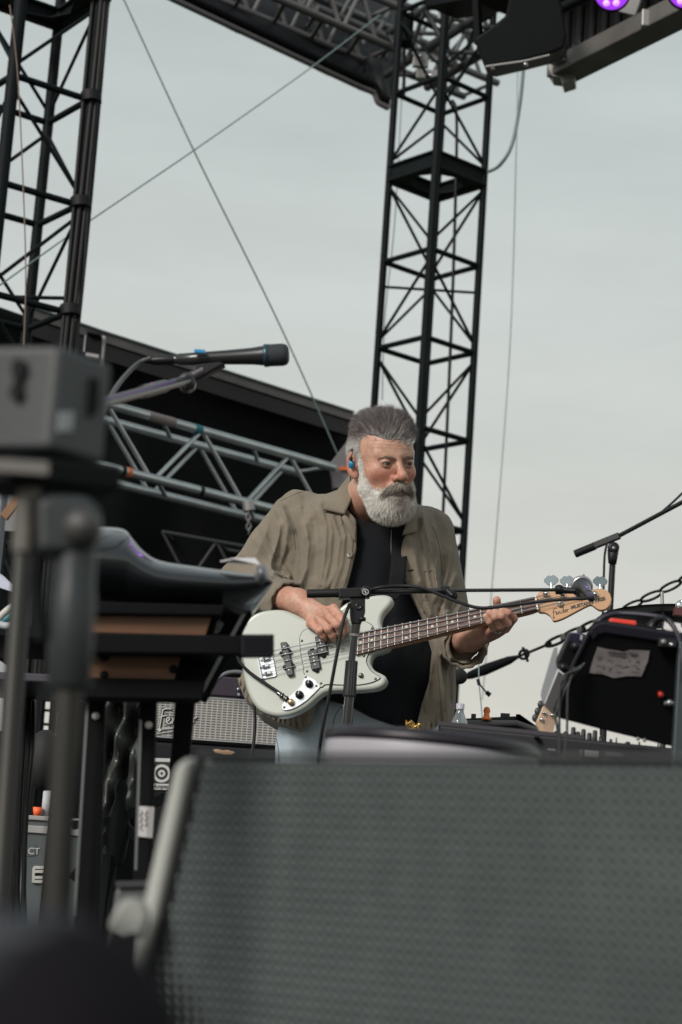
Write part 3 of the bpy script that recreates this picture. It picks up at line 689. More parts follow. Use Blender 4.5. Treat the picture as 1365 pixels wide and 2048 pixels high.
r1_, n1_ = skin_near(hair_solid, 10000, -.012, .04, lambda p: (p[:, 1] > -.01) * np.clip((p[:, 2] - .046 - .35 * np.maximum(0, np.abs(p[:, 0]) - .03) - .005 * vnoise(p * 90)) / .003, 0, 1) * np.exp(np.clip((p[:, 2] - .046) / .02, 0, 2)))
r_, n_ = surf_samples(vh, fh, 16000, lambda c, n: (HL(c)[:, 2] > .052) * (1 + 7 * (HL(c)[:, 1] > .045)) * ((n @ np.array(Uv)) > -.35))
r_ = np.concatenate([r_, r1_]); n_ = np.concatenate([n_, n1_])
pr = HL(r_); nl = n_ @ HM
front = np.clip(pr[:, 1] / .08, 0, 1)[:, None]; lat = pr[:, :1]
dl = nl * .55 + np.array((0, -.75, .42)) + front * np.array((0.85, .58, .50)) + np.concatenate([lat * 3, lat * 0, lat * 0], 1)
dl /= np.linalg.norm(dl, axis=1)[:, None]
clump = np.stack([vnoise(pr * 70 + k * 9) for k in range(3)], 1) * .35
topw = np.clip((pr[:, 2] - .06) / .035, 0, 1)
ln = (.009 + .016 * topw * np.clip(1 + pr[:, 1] / .12, .4, 1) + .023 * front[:, 0]) * (.7 + .6 * rng.random(len(r_)))
sv, sf, per = strands(r_ - n_ * .003, W2(dl + clump), ln, np.full(len(r_), .0006), W2(np.array((0, -.7, -.30)))[None] * np.ones((len(r_), 1)), 5, .10)
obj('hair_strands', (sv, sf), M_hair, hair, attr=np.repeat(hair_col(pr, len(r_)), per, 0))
r_, n_ = surf_samples(vh, fh, 7000, lambda c, n: (HL(c)[:, 2] < .085) * 1.0)
r1_, n1_ = skin_near(hair_solid, 1800, -.001, .008, lambda p: (p[:, 2] < .075) * (p[:, 2] > -.02) * (p[:, 1] > -.005)); r_ = np.concatenate([r_, r1_]); n_ = np.concatenate([n_, n1_])
pr = HL(r_); nl = n_ @ HM; dl = nl * .5 + np.array((0, -.55, -.55)) + .35 * np.stack([vnoise(pr * 60 + k * 9) for k in range(3)], 1); dl /= np.linalg.norm(dl, axis=1)[:, None]
sv, sf, per = strands(r_ - n_ * .002, W2(dl), .008 + .006 * rng.random(len(r_)), np.full(len(r_), .0006), W2(np.array((0, -.1, -.2)))[None] * np.ones((len(r_), 1)), 3, .2)
obj('short_hair_strands', (sv, sf), M_hair, hair, attr=np.repeat(hair_col(pr, len(r_)), per, 0))

def beard_solid(P):
    p = HL(P); a = p.copy(); a[:, 0] = np.abs(a[:, 0])
    d = ell(p, (0, .058, -.098), (.056, .050, .044))
    d = smin(d, cap(a, (.0725, .018, .018), (.065, .030, -.065), .0045, .011), .012)
    d = smin(d, cap(a, (.062, .036, -.065), (.040, .062, -.100), .014, .020), .02)
    d = smin(d, ell(p, (0, .066, -.114), (.046, .038, .032)), .02)
    d = smin(d, ell(p, (0, .090, -.098), (.030, .018, .022)), .012)
    cheek = cap(a, (.048, .085, -.040), (.022, .115, -.072), .026, .014)
    return smax(d, -ell(p, (0, .108, -.0745), (.024, .016, .0085)), .006) * HS if True else cheek
vb, fb = sdf_mesh(beard_solid, HO - .24, HO + .2, .003)
def beard_col(p, n):
    core = np.exp(-((p[:, 0] / .022) ** 2) - ((p[:, 2] + .092) / .028) ** 2) * (p[:, 1] > .06) + .55 * np.exp(-((np.abs(p[:, 0]) - .03) / .010) ** 2 - ((p[:, 2] + .075) / .02) ** 2) * (p[:, 1] > .05)
    c = np.array((.95, .90, .84)) * (1 - core[:, None] * .80) + np.array((.15, .095, .065)) * core[:, None] * .72
    return np.clip(c * (.72 + .5 * rng.random((n, 1))), 0, 1)
beard = obj('beard', (vb, fb), M_hair, man, attr=beard_col(HL(vb), len(vb)) * .62)  # underlayer darkened in its colour, as shadow beneath the strands
r_, n_ = surf_samples(vb, fb, 15000, lambda c, n: ((n @ np.array(Fv)) > -.6) * 1.0)
r1_, n1_ = skin_near(beard_solid, 4200, -.002, .009, lambda p: (p[:, 2] < .03) * (p[:, 1] > .0)); r_ = np.concatenate([r_, r1_]); n_ = np.concatenate([n_, n1_])
pr = HL(r_); nl = n_ @ HM
dn = np.clip((-.05 - pr[:, 2]) / .06, 0, 1)[:, None]
dl = nl * .72 + np.array((0, .10, -.75)) * (.5 + .5 * dn) + np.concatenate([pr[:, :1] * 4, pr[:, :1] * 0, pr[:, :1] * 0], 1) * dn
dl = dl + .28 * np.stack([vnoise(pr * 80 + k * 9) for k in range(3)], 1); dl /= np.linalg.norm(dl, axis=1)[:, None]
ln = (.007 + .010 * dn[:, 0]) * (.6 + .7 * rng.random(len(r_)))
sv, sf, per = strands(r_ - n_ * .003, W2(dl), ln, np.full(len(r_), .00068), W2(np.array((0, -.15, -.45)))[None] * np.ones((len(r_), 1)), 4, .22)
obj('beard_strands', (sv, sf), M_hair, beard, attr=np.repeat(beard_col(pr, len(r_)), per, 0))
# moustache and brows
def tuft(name, curve, n, rad, ln, dirf, cols, parent=man):
    P0 = []; D = []
    for i in range(n):
        s = -1 if i % 2 else 1; t = rng.random(); j = t * (len(curve) - 1); k = int(j); q = np.array(curve[k]) * (1 - (j - k)) + np.array(curve[min(k + 1, len(curve) - 1)]) * (j - k)
        q = q + rng.normal(0, rad, 3) * np.array((1, .5, 1)); d = np.array(dirf(t)); q = q * np.array((s, 1, 1)); d = d * np.array((s, 1, 1)); P0.append(HW(q)); D.append(W2(d / np.linalg.norm(d)))
    P0 = np.array(P0); D = np.array(D); c = np.array(cols)[rng.integers(0, len(cols), n)] * (.7 + .6 * rng.random((n, 1)))
    sv, sf, per = strands(P0, D, ln * (.6 + .7 * rng.random(n)), np.full(n, .0007), np.zeros((1, 3)), 3, .16)
    return obj(name, (sv, sf), M_hair, parent, attr=np.repeat(np.clip(c, 0, 1), per, 0))
tuft('moustache', [(.001, .110, -.053), (.011, .108, -.055), (.021, .101, -.059), (.030, .093, -.067), (.036, .087, -.078)], 3600, .0034, .015, lambda t: (.55 + .3 * t, .28, -.75), [(.46, .41, .36), (.66, .61, .55), (.18, .14, .11), (.36, .30, .26)])
tuft('eyebrow', [(.012, .0985, .0135), (.022, .0970, .0165), (.034, .091, .0180), (.047, .078, .0140)], 420, .0017, .008, lambda t: (.95, .0, .25 - .5 * t), [(.30, .20, .15), (.40, .31, .25), (.20, .14, .11)])

# ------------------------------------------------------------------ clothes
YB = 5.33
def lerp_tab(tab, z):
    t = np.array(tab); t = t[np.argsort(t[:, 0])]; return [np.interp(z, t[:, 0], t[:, k]) for k in range(1, t.shape[1])]
def zy(py, Y=5.2): return PX(700, py, Y).z
def lev(rows, Y=5.3):
    out = []
    for py, xl, xr, yc, hd in rows:
        a_, b_ = PX(xl, py, Y), PX(xr, py, Y); out.append(((a_.z + b_.z) / 2, (a_.x + b_.x) / 2, (b_.x - a_.x) / 2, yc, hd))
    return out
TORSO = lev([(940, 735, 785, 5.33, .03), (965, 712, 800, 5.32, .06), (990, 668, 822, 5.31, .105), (1015, 610, 850, 5.31, .135), (1045, 575, 880, 5.31, .155), (1100, 562, 893, 5.31, .17), (1200, 560, 903, 5.32, .185),
             (1300, 520, 912, 5.34, .20), (1380, 472, 912, 5.34, .20), (1440, 478, 908, 5.34, .195), (1520, 510, 900, 5.34, .19)])
def torso(P, grow=0.):
    cx, rx, cy, ry = lerp_tab(TORSO, P[:, 2]); rx = rx + grow; ry = ry + grow
    q = (np.abs((P[:, 0] - cx) / rx) ** 2.3 + np.abs((P[:, 1] - cy) / ry) ** 2.3) ** (1 / 2.3); return (q - 1) * np.minimum(rx, ry) * .9
xs = lambda px, py, Y=5.15: PX(px, py, Y).x
XL = [(zy(py), xs(px, py)) for px, py in ((706, 950), (706, 985), (712, 1030), (714, 1065), (713, 1105), (700, 1160), (684, 1215), (664, 1300), (636, 1400), (618, 1465), (610, 1520))]
XR = [(zy(py), xs(px, py)) for px, py in ((836, 960), (834, 1010), (822, 1045), (806, 1080), (799, 1130), (820, 1180), (848, 1230), (868, 1290), (862, 1350), (846, 1400), (834, 1450), (830, 1520))]
HEM = np.array([(xs(px, py), zy(py)) for px, py in ((466, 1362), (486, 1405), (520, 1438), (560, 1458), (603, 1470), (625, 1450), (700, 1455), (835, 1456), (870, 1452), (908, 1440), (940, 1430))])
RSH, REL, RCU = Q(602, 1042, 5.30), Q(490, 1168, 5.28), Q(572, 1203, 5.11)
LSH, LEL, LCU = Q(853, 1070, 5.32), Q(898, 1268, 5.33), Q(930, 1290, 5.13)
FOLDS = [  # (polyline px, amp, width): positive = ridge
 ([(640, 1015), (652, 1060), (650, 1120), (640, 1180)], .010, .012), ([(665, 1040), (680, 1090), (672, 1150), (655, 1185)], .008, .010),
 ([(610, 1060), (618, 1100), (612, 1150), (600, 1180)], .010, .013), ([(628, 1050), (636, 1100), (628, 1160)], -.008, .009), ([(590, 1075), (596, 1120), (588, 1165)], -.010, .010),
 ([(572, 1020), (588, 1050), (598, 1090), (600, 1120)], -.007, .006), ([(540, 1040), (530, 1080), (512, 1120)], .006, .014), ([(560, 1060), (552, 1100), (540, 1140), (548, 1165)], .009, .012),
 ([(575, 1110), (562, 1140), (545, 1158)], -.008, .008), ([(520, 1150), (545, 1160), (575, 1170)], .008, .009), ([(500, 1135), (530, 1150), (560, 1150)], -.007, .008),
 ([(845, 1030), (856, 1070), (868, 1120), (880, 1180)], .008, .010), ([(862, 1080), (872, 1130), (882, 1190), (880, 1240)], -.010, .007), ([(815, 1075), (826, 1110), (838, 1160)], .006, .010),
 ([(890, 1100), (884, 1150), (900, 1200)], -.007, .009), ([(915, 1130), (895, 1180), (885, 1215)], .008, .010), ([(925, 1190), (905, 1225), (890, 1250)], .008, .009),
 ([(880, 1300), (888, 1360), (895, 1430)], .008, .012), ([(862, 1340), (868, 1390), (866, 1440)], -.006, .008),
 ([(900, 1330), (905, 1380)], -.006, .008),
 ([(560, 1010), (575, 1060), (570, 1110), (556, 1150)], .006, .009), ([(545, 1025), (560, 1075), (548, 1120)], .005, .007), ([(520, 1060), (535, 1095), (560, 1130), (580, 1160)], .006, .008), ([(505, 1085), (530, 1118), (552, 1148)], .005, .007),
 ([(480, 1120), (510, 1140), (545, 1178)], .006, .007), ([(678, 1035), (690, 1080), (684, 1140), (664, 1195)], .005, .006), ([(655, 1022), (664, 1070), (660, 1130), (646, 1190)], .005, .006), ([(625, 1010), (640, 1050), (641, 1110)], .005, .007), ([(600, 1020), (607, 1080), (600, 1150)], .004, .006),
 ([(850, 1015), (842, 1060), (850, 1110), (862, 1170)], .005, .006), ([(870, 1040), (876, 1090), (872, 1140), (880, 1200)], .006, .007), ([(905, 1080), (898, 1130), (886, 1170)], .006, .007), ([(922, 1160), (908, 1195), (884, 1225)], .006, .006), ([(932, 1215), (912, 1240), (892, 1262)], .006, .006), ([(828, 1100), (842, 1160), (862, 1220)], .004, .006),
 ([(856, 1300), (860, 1350), (852, 1410)], .005, .007), ([(898, 1310), (893, 1370), (900, 1430)], .005, .006), ([(500, 1370), (530, 1400), (560, 1425)], .004, .008), ([(600, 1440), (606, 1420), (614, 1400)], .004, .006), ([(700, 1060), (704, 1110), (688, 1170)], .003, .006)]
FP = [([(xs(x, y, 5.2), zy(y, 5.2)) for x, y in pl], amp, wd) for pl, amp, wd in FOLDS]
def folds(P):
    d = np.zeros(len(P)); p2 = P[:, [0, 2]]
    fr = np.clip((5.36 - P[:, 1]) / .05, 0, 1)
    for pl, amp, wd in FP:
        m = np.full(len(P), 9.)
        for i in range(len(pl) - 1):
            a_, b_ = np.array(pl[i]), np.array(pl[i + 1]); ab = b_ - a_; t = np.clip(((p2 - a_) @ ab) / (ab @ ab), 0, 1); m = np.minimum(m, np.linalg.norm(p2 - a_ - t[:, None] * ab, axis=1))
        d -= (amp * 1.35 * np.exp(-np.sqrt((m / (wd * .75)) ** 2 + .04) + .2) if amp > 0 else amp * .6 * np.exp(-(m / wd) ** 2)) * fr
    d += .0045 * vnoise(P * np.array((26, 26, 7)) + np.array((P[:, 2] * 3, P[:, 2] * 0, P[:, 0] * 3)).T) + .0026 * (1 - 2 * np.abs(vnoise(P * np.array((34, 34, 9)) + 5))) + .0008 * vnoise(P * np.array((110, 110, 60)))
    # gathered hem
    hz = np.interp(P[:, 0], HEM[:, 0], HEM[:, 1]); d += .004 * np.sin(P[:, 0] * 420 + 3 * vnoise(P * 30)) * np.exp(-((P[:, 2] - hz - .012) / .016) ** 2)
    return d
def sleeves(P, g=0.):
    a_ = smin(cap(P, RSH, REL, .086 + g, .066 + g), cap(P, REL, RCU, .064 + g, .046 + g), .03)
    b_ = smin(cap(P, LSH, LEL, .078 + g, .066 + g), cap(P, LEL, LCU, .064 + g, .050 + g), .03)
    if g == 0:
        for k, (c, ax, r) in enumerate(((RCU, REL, .040), (LCU, LEL, .044))):
            ax = c - ax; n_ = ax / np.linalg.norm(ax); t = (P - c) @ n_; q = a_ if k == 0 else b_
            q = smax(q, np.where(np.linalg.norm(P - c, axis=1) < .16, t - .012, -1), .004)
            cyl = np.linalg.norm((P - c) - ((P - c) @ n_)[:, None] * n_, axis=1) - r; q = smax(q, -np.maximum(cyl, -t - .034), .004)
            if k == 0: a_ = q
            else: b_ = q
    return np.minimum(a_, b_)
def plane_cut(P, c, ax): ax = np.array(ax) / np.linalg.norm(ax); return (P - c) @ ax
RAX = (RCU - REL); LAX = (LCU - LEL)
def jacket_sdf(P):
    d = np.maximum(smin(torso(P), sleeves(P), .035) + folds(P), P[:, 2] - zy(946))
    z = P[:, 2]; xl = np.interp(z, [q[0] for q in XL][::-1], [q[1] for q in XL][::-1]); xr = np.interp(z, [q[0] for q in XR][::-1], [q[1] for q in XR][::-1])
    cut = np.maximum(np.maximum(xl - P[:, 0], P[:, 0] - xr), P[:, 1] - 5.34)
    # the sleeve shapes are not cut by the front opening
    d = smax(d, -cut, .006)
    d = smax(d, np.interp(P[:, 0], HEM[:, 0], HEM[:, 1]) - z, .006)
    d = np.maximum(d, -(torso(P, -.035)) * 1.0 - 1) if False else d
    # neck hole
    d = smax(d, -cap(P, NB + np.array((.015, -.02, -.01)), HW((0, -.01, -.08)), .072, .085), .006)
    return d
vj, fj = sdf_mesh(jacket_sdf, (-.46, 4.95, .62), (.46, 5.62, 1.75), .0038)
# garment-dyed cotton: woven bump and slight dye variation
M_jac = mat('olive_cotton', (.205, .173, .134), .88, bump=.5, bscale=700, var=.12, vscale=14, sheen=.12, spec=.25, dist=.0012)
jac = obj('overshirt', (vj, fj), M_jac, man)
def tee_sdf(P):
    d = np.maximum(torso(P, -.027), P[:, 2] - zy(960)) + .004 * vnoise(P * np.array((22, 22, 9))) + .003 * (1 - 2 * np.abs(vnoise(P * np.array((18, 18, 12)) + 9)))
    ht = np.interp(P[:, 0], [xs(q, 1400) for q in (560, 640, 700, 745, 800, 840, 900)], [zy(q) for q in (1395, 1400, 1412, 1432, 1446, 1436, 1420)])
    d = smax(d, ht - P[:, 2], .012)
    return smax(d, -cap(P, NB + np.array((.012, -.035, .015)), HW((0, -.005, -.09)), .060, .072), .006)
vt, ft = sdf_mesh(tee_sdf, (-.40, 5.0, .68), (.40, 5.62, 1.75), .006)
M_tee = mat('black_cotton', (.007, .008, .0105), .85, bump=.3, bscale=500, sheen=.04, spec=.2)
tee = obj('tee_shirt', (vt, ft), M_tee, man)
def jeans_sdf(P):
    hl, hr = Q(640, 1490, 5.33), Q(782, 1496, 5.33); d = smin(cap(P, hl, (hl[0] - .03, 5.30, .50), .118, .082), cap(P, hr, (hr[0] + .05, 5.36, .50), .118, .082), .04)
    d = smin(d, smin(cap(P, (hl[0] - .03, 5.30, .50), (hl[0] - .05, 5.38, .10), .080, .058), cap(P, (hr[0] + .05, 5.36, .50), (hr[0] + .08, 5.46, .10), .080, .058), .02), .03)
    d = smin(d, ell(P, (hl[0] * .5 + hr[0] * .5, 5.35, .93), (.20, .15, .10)), .05)
    d = d + .004 * vnoise(P * np.array((14, 14, 22))) + .002 * vnoise(P * 60); hipz = zy(1398)
    d = np.maximum(d, P[:, 2] - hipz); return np.maximum(d, .045 - P[:, 2])
vq, fq = sdf_mesh(jeans_sdf, (-.40, 5.0, .0), (.45, 5.7, 1.1), .006)
M_jean = mat('light_denim', (.46, .54, .60), .85, bump=.5, bscale=600, var=.22, vscale=10, sheen=.1, spec=.2, dist=.001)
jn = obj('jeans', (vq, fq), M_jean, man)
hl, hr = Q(640, 1490, 5.33), Q(782, 1496, 5.33)
for x0, y0 in ((hl[0] - .05, 5.34), (hr[0] + .08, 5.42)):
    def shoe(P): return np.maximum(smin(smin(ell(P, (x0, y0 - .10, .035), (.048, .085, .045)), ell(P, (x0, y0 + .02, .05), (.04, .07, .06)), .03), cap(P, (x0, y0 + .03, .07), (x0, y0 + .03, .12), .045), .03), .004 - P[:, 2])
    v_, f_ = sdf_mesh(shoe, (x0 - .1, y0 - .25, -.02), (x0 + .1, y0 + .15, .2), .006); sh = obj('shoe', (v_, f_), mat('leather_brown', (.07, .045, .03), .5), man)
    obj('sole', MB().prism([V(x0 + .05 * math.cos(t), y0 - .055 + .135 * math.sin(t), .002) for t in np.linspace(0, 6.2, 20)], (0, 0, .022)), M_rub, sh)

# ---- surface details found by casting onto the garments
from mathutils.bvhtree import BVHTree
def bvh(v, f): return BVHTree.FromPolygons([tuple(x) for x in v], [tuple(int(i) for i in q) for q in f])
BJ, BT, BQ = bvh(vj, fj), bvh(vt, ft), bvh(vq, fq)
def hit(B, px, py, off=0.):
    d = (fwd + rt * ((px - 682.5) / F) + up * ((1024 - py) / F)).normalized(); l, n, i, dist = B.ray_cast(CAM, d)
    if l is None: return None, None
    if n.dot(d) > 0: n = -n
    return l + n * off, n
def hitpath(B, pts, off, k=5):
    out = []
    for p in crom([V(x, y, 0) for x, y in pts], k):
        l, n = hit(B, p.x, p.y, off)
        if l is not None and (not out or (l - out[-1]).length < .06): out.append(l)
    return out
def seam(B, pts, r, m, par, name='seam', off=.0005):
    q = hitpath(B, pts, off)
    if len(q) > 2: return obj(name, MB().path(q, r, 6), m, par)
M_seam = mat('seam_thread', (.15, .128, .10), .9)
for pts in ([(572, 1012), (585, 1040), (594, 1075), (598, 1100)], [(566, 1014), (580, 1042), (589, 1077), (592, 1100)], [(706, 1062), (704, 1105), (692, 1160), (677, 1200)],
            [(560, 1003), (600, 985), (645, 975), (668, 970)], [(808, 1085), (806, 1130), (826, 1180), (852, 1228)], [(870, 1060), (880, 1100), (885, 1150)], [(874, 1330), (880, 1380), (884, 1440)]):
    seam(BJ, pts, .0012, M_seam, jac)
# chest pocket on his left
seam(BJ, [(848, 1143), (862, 1141), (868, 1142)], .0012, M_seam, jac, 'pocket_edge'); seam(BJ, [(868, 1142), (871, 1172), (872, 1210)], .0010, M_seam, jac, 'pocket_edge'); seam(BJ, [(848, 1143), (851, 1170), (855, 1200)], .0010, M_seam, jac, 'pocket_edge')
for x, y, m_ in ((701, 1110, 'button'),):
    l, n = hit(BJ, x, y, .001)
    if l: 
        bt = obj('button', MB().lathe(l, n, [(0, .0085), (.003, .0085), (.0036, .0075), (.0024, .006), (.0024, 0)], 24), mat('button_horn', (.16, .14, .11), .35), jac)
        obj('button_thread', MB().tube(l + n * .002 + V(-.002, 0, 0), l + n * .0045, .001).tube(l + n * .002 + V(.002, 0, 0), l + n * .0045, .001), M_seam, bt)
for (x0, y0, x1, y1) in ((817, 1142, 827, 1139), (838, 1226, 848, 1225)):
    l, n = hit(BJ, x0, y0, .001); l2, n2 = hit(BJ, x1, y1, .001)
    if l and l2: obj('buttonhole', MB().tube(l, l2, .0018), mat('dark_thread', (.03, .025, .02), .9), jac)
# collars
def patch(B, quad, off, nx_=10, ny_=8, sag=None):
    (a_, b_, c_, d_) = quad; rows = []
    for j in range(ny_ + 1):
        row = []
        for i in range(nx_ + 1):
            u, v_ = i / nx_, j / ny_; x = (a_[0] * (1 - u) + b_[0] * u) * (1 - v_) + (d_[0] * (1 - u) + c_[0] * u) * v_; y = (a_[1] * (1 - u) + b_[1] * u) * (1 - v_) + (d_[1] * (1 - u) + c_[1] * u) * v_
            Yv = (a_[2] * (1 - u) + b_[2] * u) * (1 - v_) + (d_[2] * (1 - u) + c_[2] * u) * v_
            row.append(PX(x, y, Yv) + V(0, -.006 * math.sin(math.pi * u) * math.sin(math.pi * v_), 0))
        rows.append(row)
    return MB().grid(rows)
def yhit(px, py, off):
    l, n = hit(BJ, px, py, 0); return (l.y if l else 5.2) - off
cl = [(704, 947, 5.235), (646, 1018, yhit(646, 1018, .012)), (690, 1029, yhit(688, 1029, .016)), (709, 985, 5.17)]
obj('collar', patch(BJ, cl, 0), M_jac, jac, solid=.006)
lp_ = [(690, 1029, yhit(688, 1029, .010)), (684, 1036, yhit(684, 1036, .008)), (711, 1085, yhit(708, 1085, .006)), (713, 1055, yhit(709, 1055, .012))]
obj('lapel', patch(BJ, lp_, 0), M_jac, jac, solid=.005)
cr_ = [(826, 1004, 5.20), (838, 1012, yhit(842, 1020, .012)), (833, 1064, yhit(836, 1064, .012)), (805, 1070, 5.13)]
obj('collar', patch(BJ, cr_, 0), M_jac, jac, solid=.006)
# rolled cuffs
for c, ax, r0, L0, nm in ((RCU, RAX, .047, .045, 'cuff'), (LCU, LAX, .052, .062, 'cuff')):
    axn = Vector(ax).normalized(); u, v_, d3 = frame_of(axn); rows = []; NN = 44
    for t, rr_ in ((-L0, r0 + .006), (-L0 * .6, r0 + .008), (-L0 * .2, r0 + .008), (.012, r0 + .009), (.015, r0 + .005), (.010, r0 + .001), (-L0 * .6, r0 - .002)):
        rows.append([Vector(c) + axn * t + (u * math.cos(2 * math.pi * k / NN) * 1.0 + v_ * math.sin(2 * math.pi * k / NN)) * (rr_ + .0022 * math.sin(k * 1.9 + t * 60) + .0014 * math.sin(k * 5.3)) for k in range(NN)])
    obj(nm, MB().grid(rows, closed=True), M_jac, jac)
# tee neckband
nbp = [HW((.06 * math.sin(t), -.02 + .062 * math.cos(t), -.178 - .012 * math.cos(t))) for t in np.linspace(-2.6, 2.6, 30)]
# jeans details
M_stitch = mat('denim_dark', (.13, .19, .25), .9)
seam(BQ, [(700, 1412), (705, 1440), (700, 1480), (698, 1520)], .0016, M_stitch, jn); seam(BQ, [(690, 1408), (672, 1430), (664, 1470), (666, 1500)], .0010, M_stitch, jn); seam(BQ, [(552, 1468), (558, 1500), (560, 1530)], .002, M_stitch, jn)
# instrument strap, lying on the tee
sp = [(812, 1046), (804, 1066), (799, 1100), (797, 1140), (792, 1178), (782, 1200)]
SL = crom([V(x, y, 0) for x, y in sp], 5); rows = []
ysl = []
for p_ in SL:
    l, n = hit(BT, p_.x, p_.y, .004); ysl.append(min(l.y if l else 5.13, 5.13) if p_.y > 1120 else (l.y if l else 5.18))
for i, p_ in enumerate(SL):
    yv = sum(ysl[max(0, i - 3):i + 4]) / len(ysl[max(0, i - 3):i + 4]) - .006; a_, b_ = PX(p_.x - 16, p_.y + 1, yv), PX(p_.x + 16, p_.y - 1, yv)
    rows.append([a_.lerp(b_, k / 5) for k in range(6)])
strap = obj('instrument_strap', MB().grid(rows), mat('strap_black', (.010, .010, .012), .8, bump=.3, bscale=300, spec=.15), None, solid=.003)
tag(strap, 'black instrument strap running down over the man\'s black tee', 'strap')
ct = [hit(BT, x, y, .003)[0] for x, y in ((783, 1060), (782, 1090), (783, 1120), (784, 1150))]
o_ = obj('earphone_cable', MB().path([q for q in ct if q], .0013, 6), mat('grey_cable', (.16, .16, .17), .5)); tag(o_, 'thin grey earphone cable running down the black tee', 'cable')
q = hit(BT, 785, 1150, .006)[0] or PX(785, 1150, 5.1)
pk = thing('lapel_clip', 'small grey clip hanging on the black tee above the horn of the bass', 'clip', q)
obj('clip', Plane(787, 1160, q.y - .01, (0, -1, 0)).prism([(783, 1146), (787, 1148), (798, 1170), (795, 1185), (786, 1188), (782, 1165)], 0, -.005), mat('clip_grey', (.12, .13, .14), .35), pk, bevel=.001)
# in-ear earpiece
ec = HW((-.089, .000, -.004)); ep = thing('earphone', 'bright blue in ear monitor in the man\'s ear', 'earphone', ec)
obj('shell', MB().ball(ec, (.0075, .0095, .012), 18, 12, (Lv, Fv, Uv)), mat('blue_shell', (.01, .20, .42), .2, coat=.6), ep)
obj('nub', MB().ball(HW((-.094, .007, .011)), .005), M_plastic, ep)
obj('lead', MB().path([Vector(HW(q)) for q in ((-.094, .007, .012), (-.091, .008, .026), (-.084, -.005, .036), (-.078, -.028, .030), (-.074, -.036, 0), (-.07, -.04, -.05))], .0014, 6), M_cable, ep)
# wedding ring
rg = (np.array(LH['ring'][0]) * .45 + np.array(LH['ring'][1]) * .55); rd = Vector(np.array(LH['ring'][1]) - np.array(LH['ring'][0])).normalized()
o_ = obj('finger_ring', MB().lathe(Vector(rg) - rd * .0025, rd, [(0, .0108), (0, .0122), (.005, .0122), (.005, .0108)], 24), mat('silver_ring', (.7, .7, .72), .2, metal=1)); tag(o_, 'plain silver ring on the fretting hand', 'ring')
# ------------------------------------------------------------------ bass guitar
BP = Plane(620, 1310, 5.0, (-.20, -1, .12))
bass = thing('bass_guitar', 'pale mint short scale bass with a maple headstock, held by the bearded man', 'bass guitar', BP.at(620, 1310))
outline = [(480, 1290), (484, 1262), (494, 1240), (514, 1225), (540, 1219), (567, 1219), (590, 1227), (612, 1237), (640, 1236), (668, 1224), (690, 1207), (712, 1198), (738, 1192), (756, 1189), (771, 1189), (782, 1193), (785, 1201), (779, 1212),
           (767, 1226), (762, 1240), (764, 1254), (775, 1264), (782, 1278), (778, 1296), (764, 1303), (750, 1307), (743, 1316), (742, 1328), (750, 1340), (762, 1346), (771, 1352), (773, 1360), (766, 1371), (748, 1378), (712, 1381), (675, 1381), (652, 1384),
           (635, 1395), (618, 1410), (597, 1423), (572, 1431), (546, 1431), (521, 1421), (505, 1404), (494, 1380), (486, 1345), (481, 1315)]
oc = [(p.x, p.y) for p in crom([V(x, y, 0) for x, y in outline], 4, True)]
M_mint = mat('mint_lacquer', (.455, .48, .43), .3, coat=.3, var=.03, vscale=3)
body = obj('bass_body', BP.prism(oc, 0, -.042), M_mint, bass, bevel=.009, seg=4)
for p in body.data.polygons: p.use_smooth = True
body.data.polygons[-1].use_smooth = body.data.polygons[-2].use_smooth = False
z3 = lambda pts: [(480 + x * .23443, 1150 + y * .23443) for x, y in pts]
pg = z3([(560, 858), (545, 780), (525, 680), (514, 560), (522, 515), (545, 480), (600, 455), (700, 420), (800, 400), (920, 390), (1040, 395), (1085, 405), (1125, 430), (1150, 470), (1158, 500), (1150, 640), (1112, 665), (1086, 700), (1080, 745), (1100, 790), (1122, 822), (1160, 850), (1196, 872), (1190, 888), (1140, 912), (1080, 928), (985, 940), (870, 938), (745, 934), (715, 945), (692, 958), (640, 892)])
pgs = [(p.x, p.y) for p in crom([V(x, y, 0) for x, y in pg], 3, True)]
obj('pickguard', BP.prism(pgs, .0006, .0030), mat('guard_mint', (.46, .485, .44), .3, coat=.2), bass, bevel=.0006)
cx_ = sum(p[0] for p in pgs) / len(pgs); cy_ = sum(p[1] for p in pgs) / len(pgs)
obj('guard_edge', MB().path([BP.at(x, y, .0018) for x, y in pgs + pgs[:1]], .0013, 6, False), mat('guard_black', (.015, .016, .018), .4), bass)
M_scr = mat('screw', (.25, .22, .20), .3, metal=.9)
for x, y in z3([(532, 564), (576, 824), (696, 927), (918, 408), (1131, 458), (1061, 694), (1160, 888)]): obj('screw', MB().lathe(BP.at(x, y, .0028), BP.n, [(0, .0036), (.0014, .003), (.0018, 0)], 12), M_scr, bass)
cp_ = z3([(556, 856), (578, 866), (640, 893), (668, 925), (688, 956), (660, 990), (600, 1050), (530, 1105), (460, 1142), (400, 1158), (366, 1150), (358, 1128), (372, 1095), (410, 1055), (470, 1000), (525, 945), (548, 895)])
plate = obj('control_plate', BP.prism([(p.x, p.y) for p in crom([V(x, y, 0) for x, y in cp_], 3, True)], .0010, .0046), mat('plate_chrome', (.80, .80, .82), .16, metal=.95, bump=.3, bscale=22), bass, bevel=.0008)
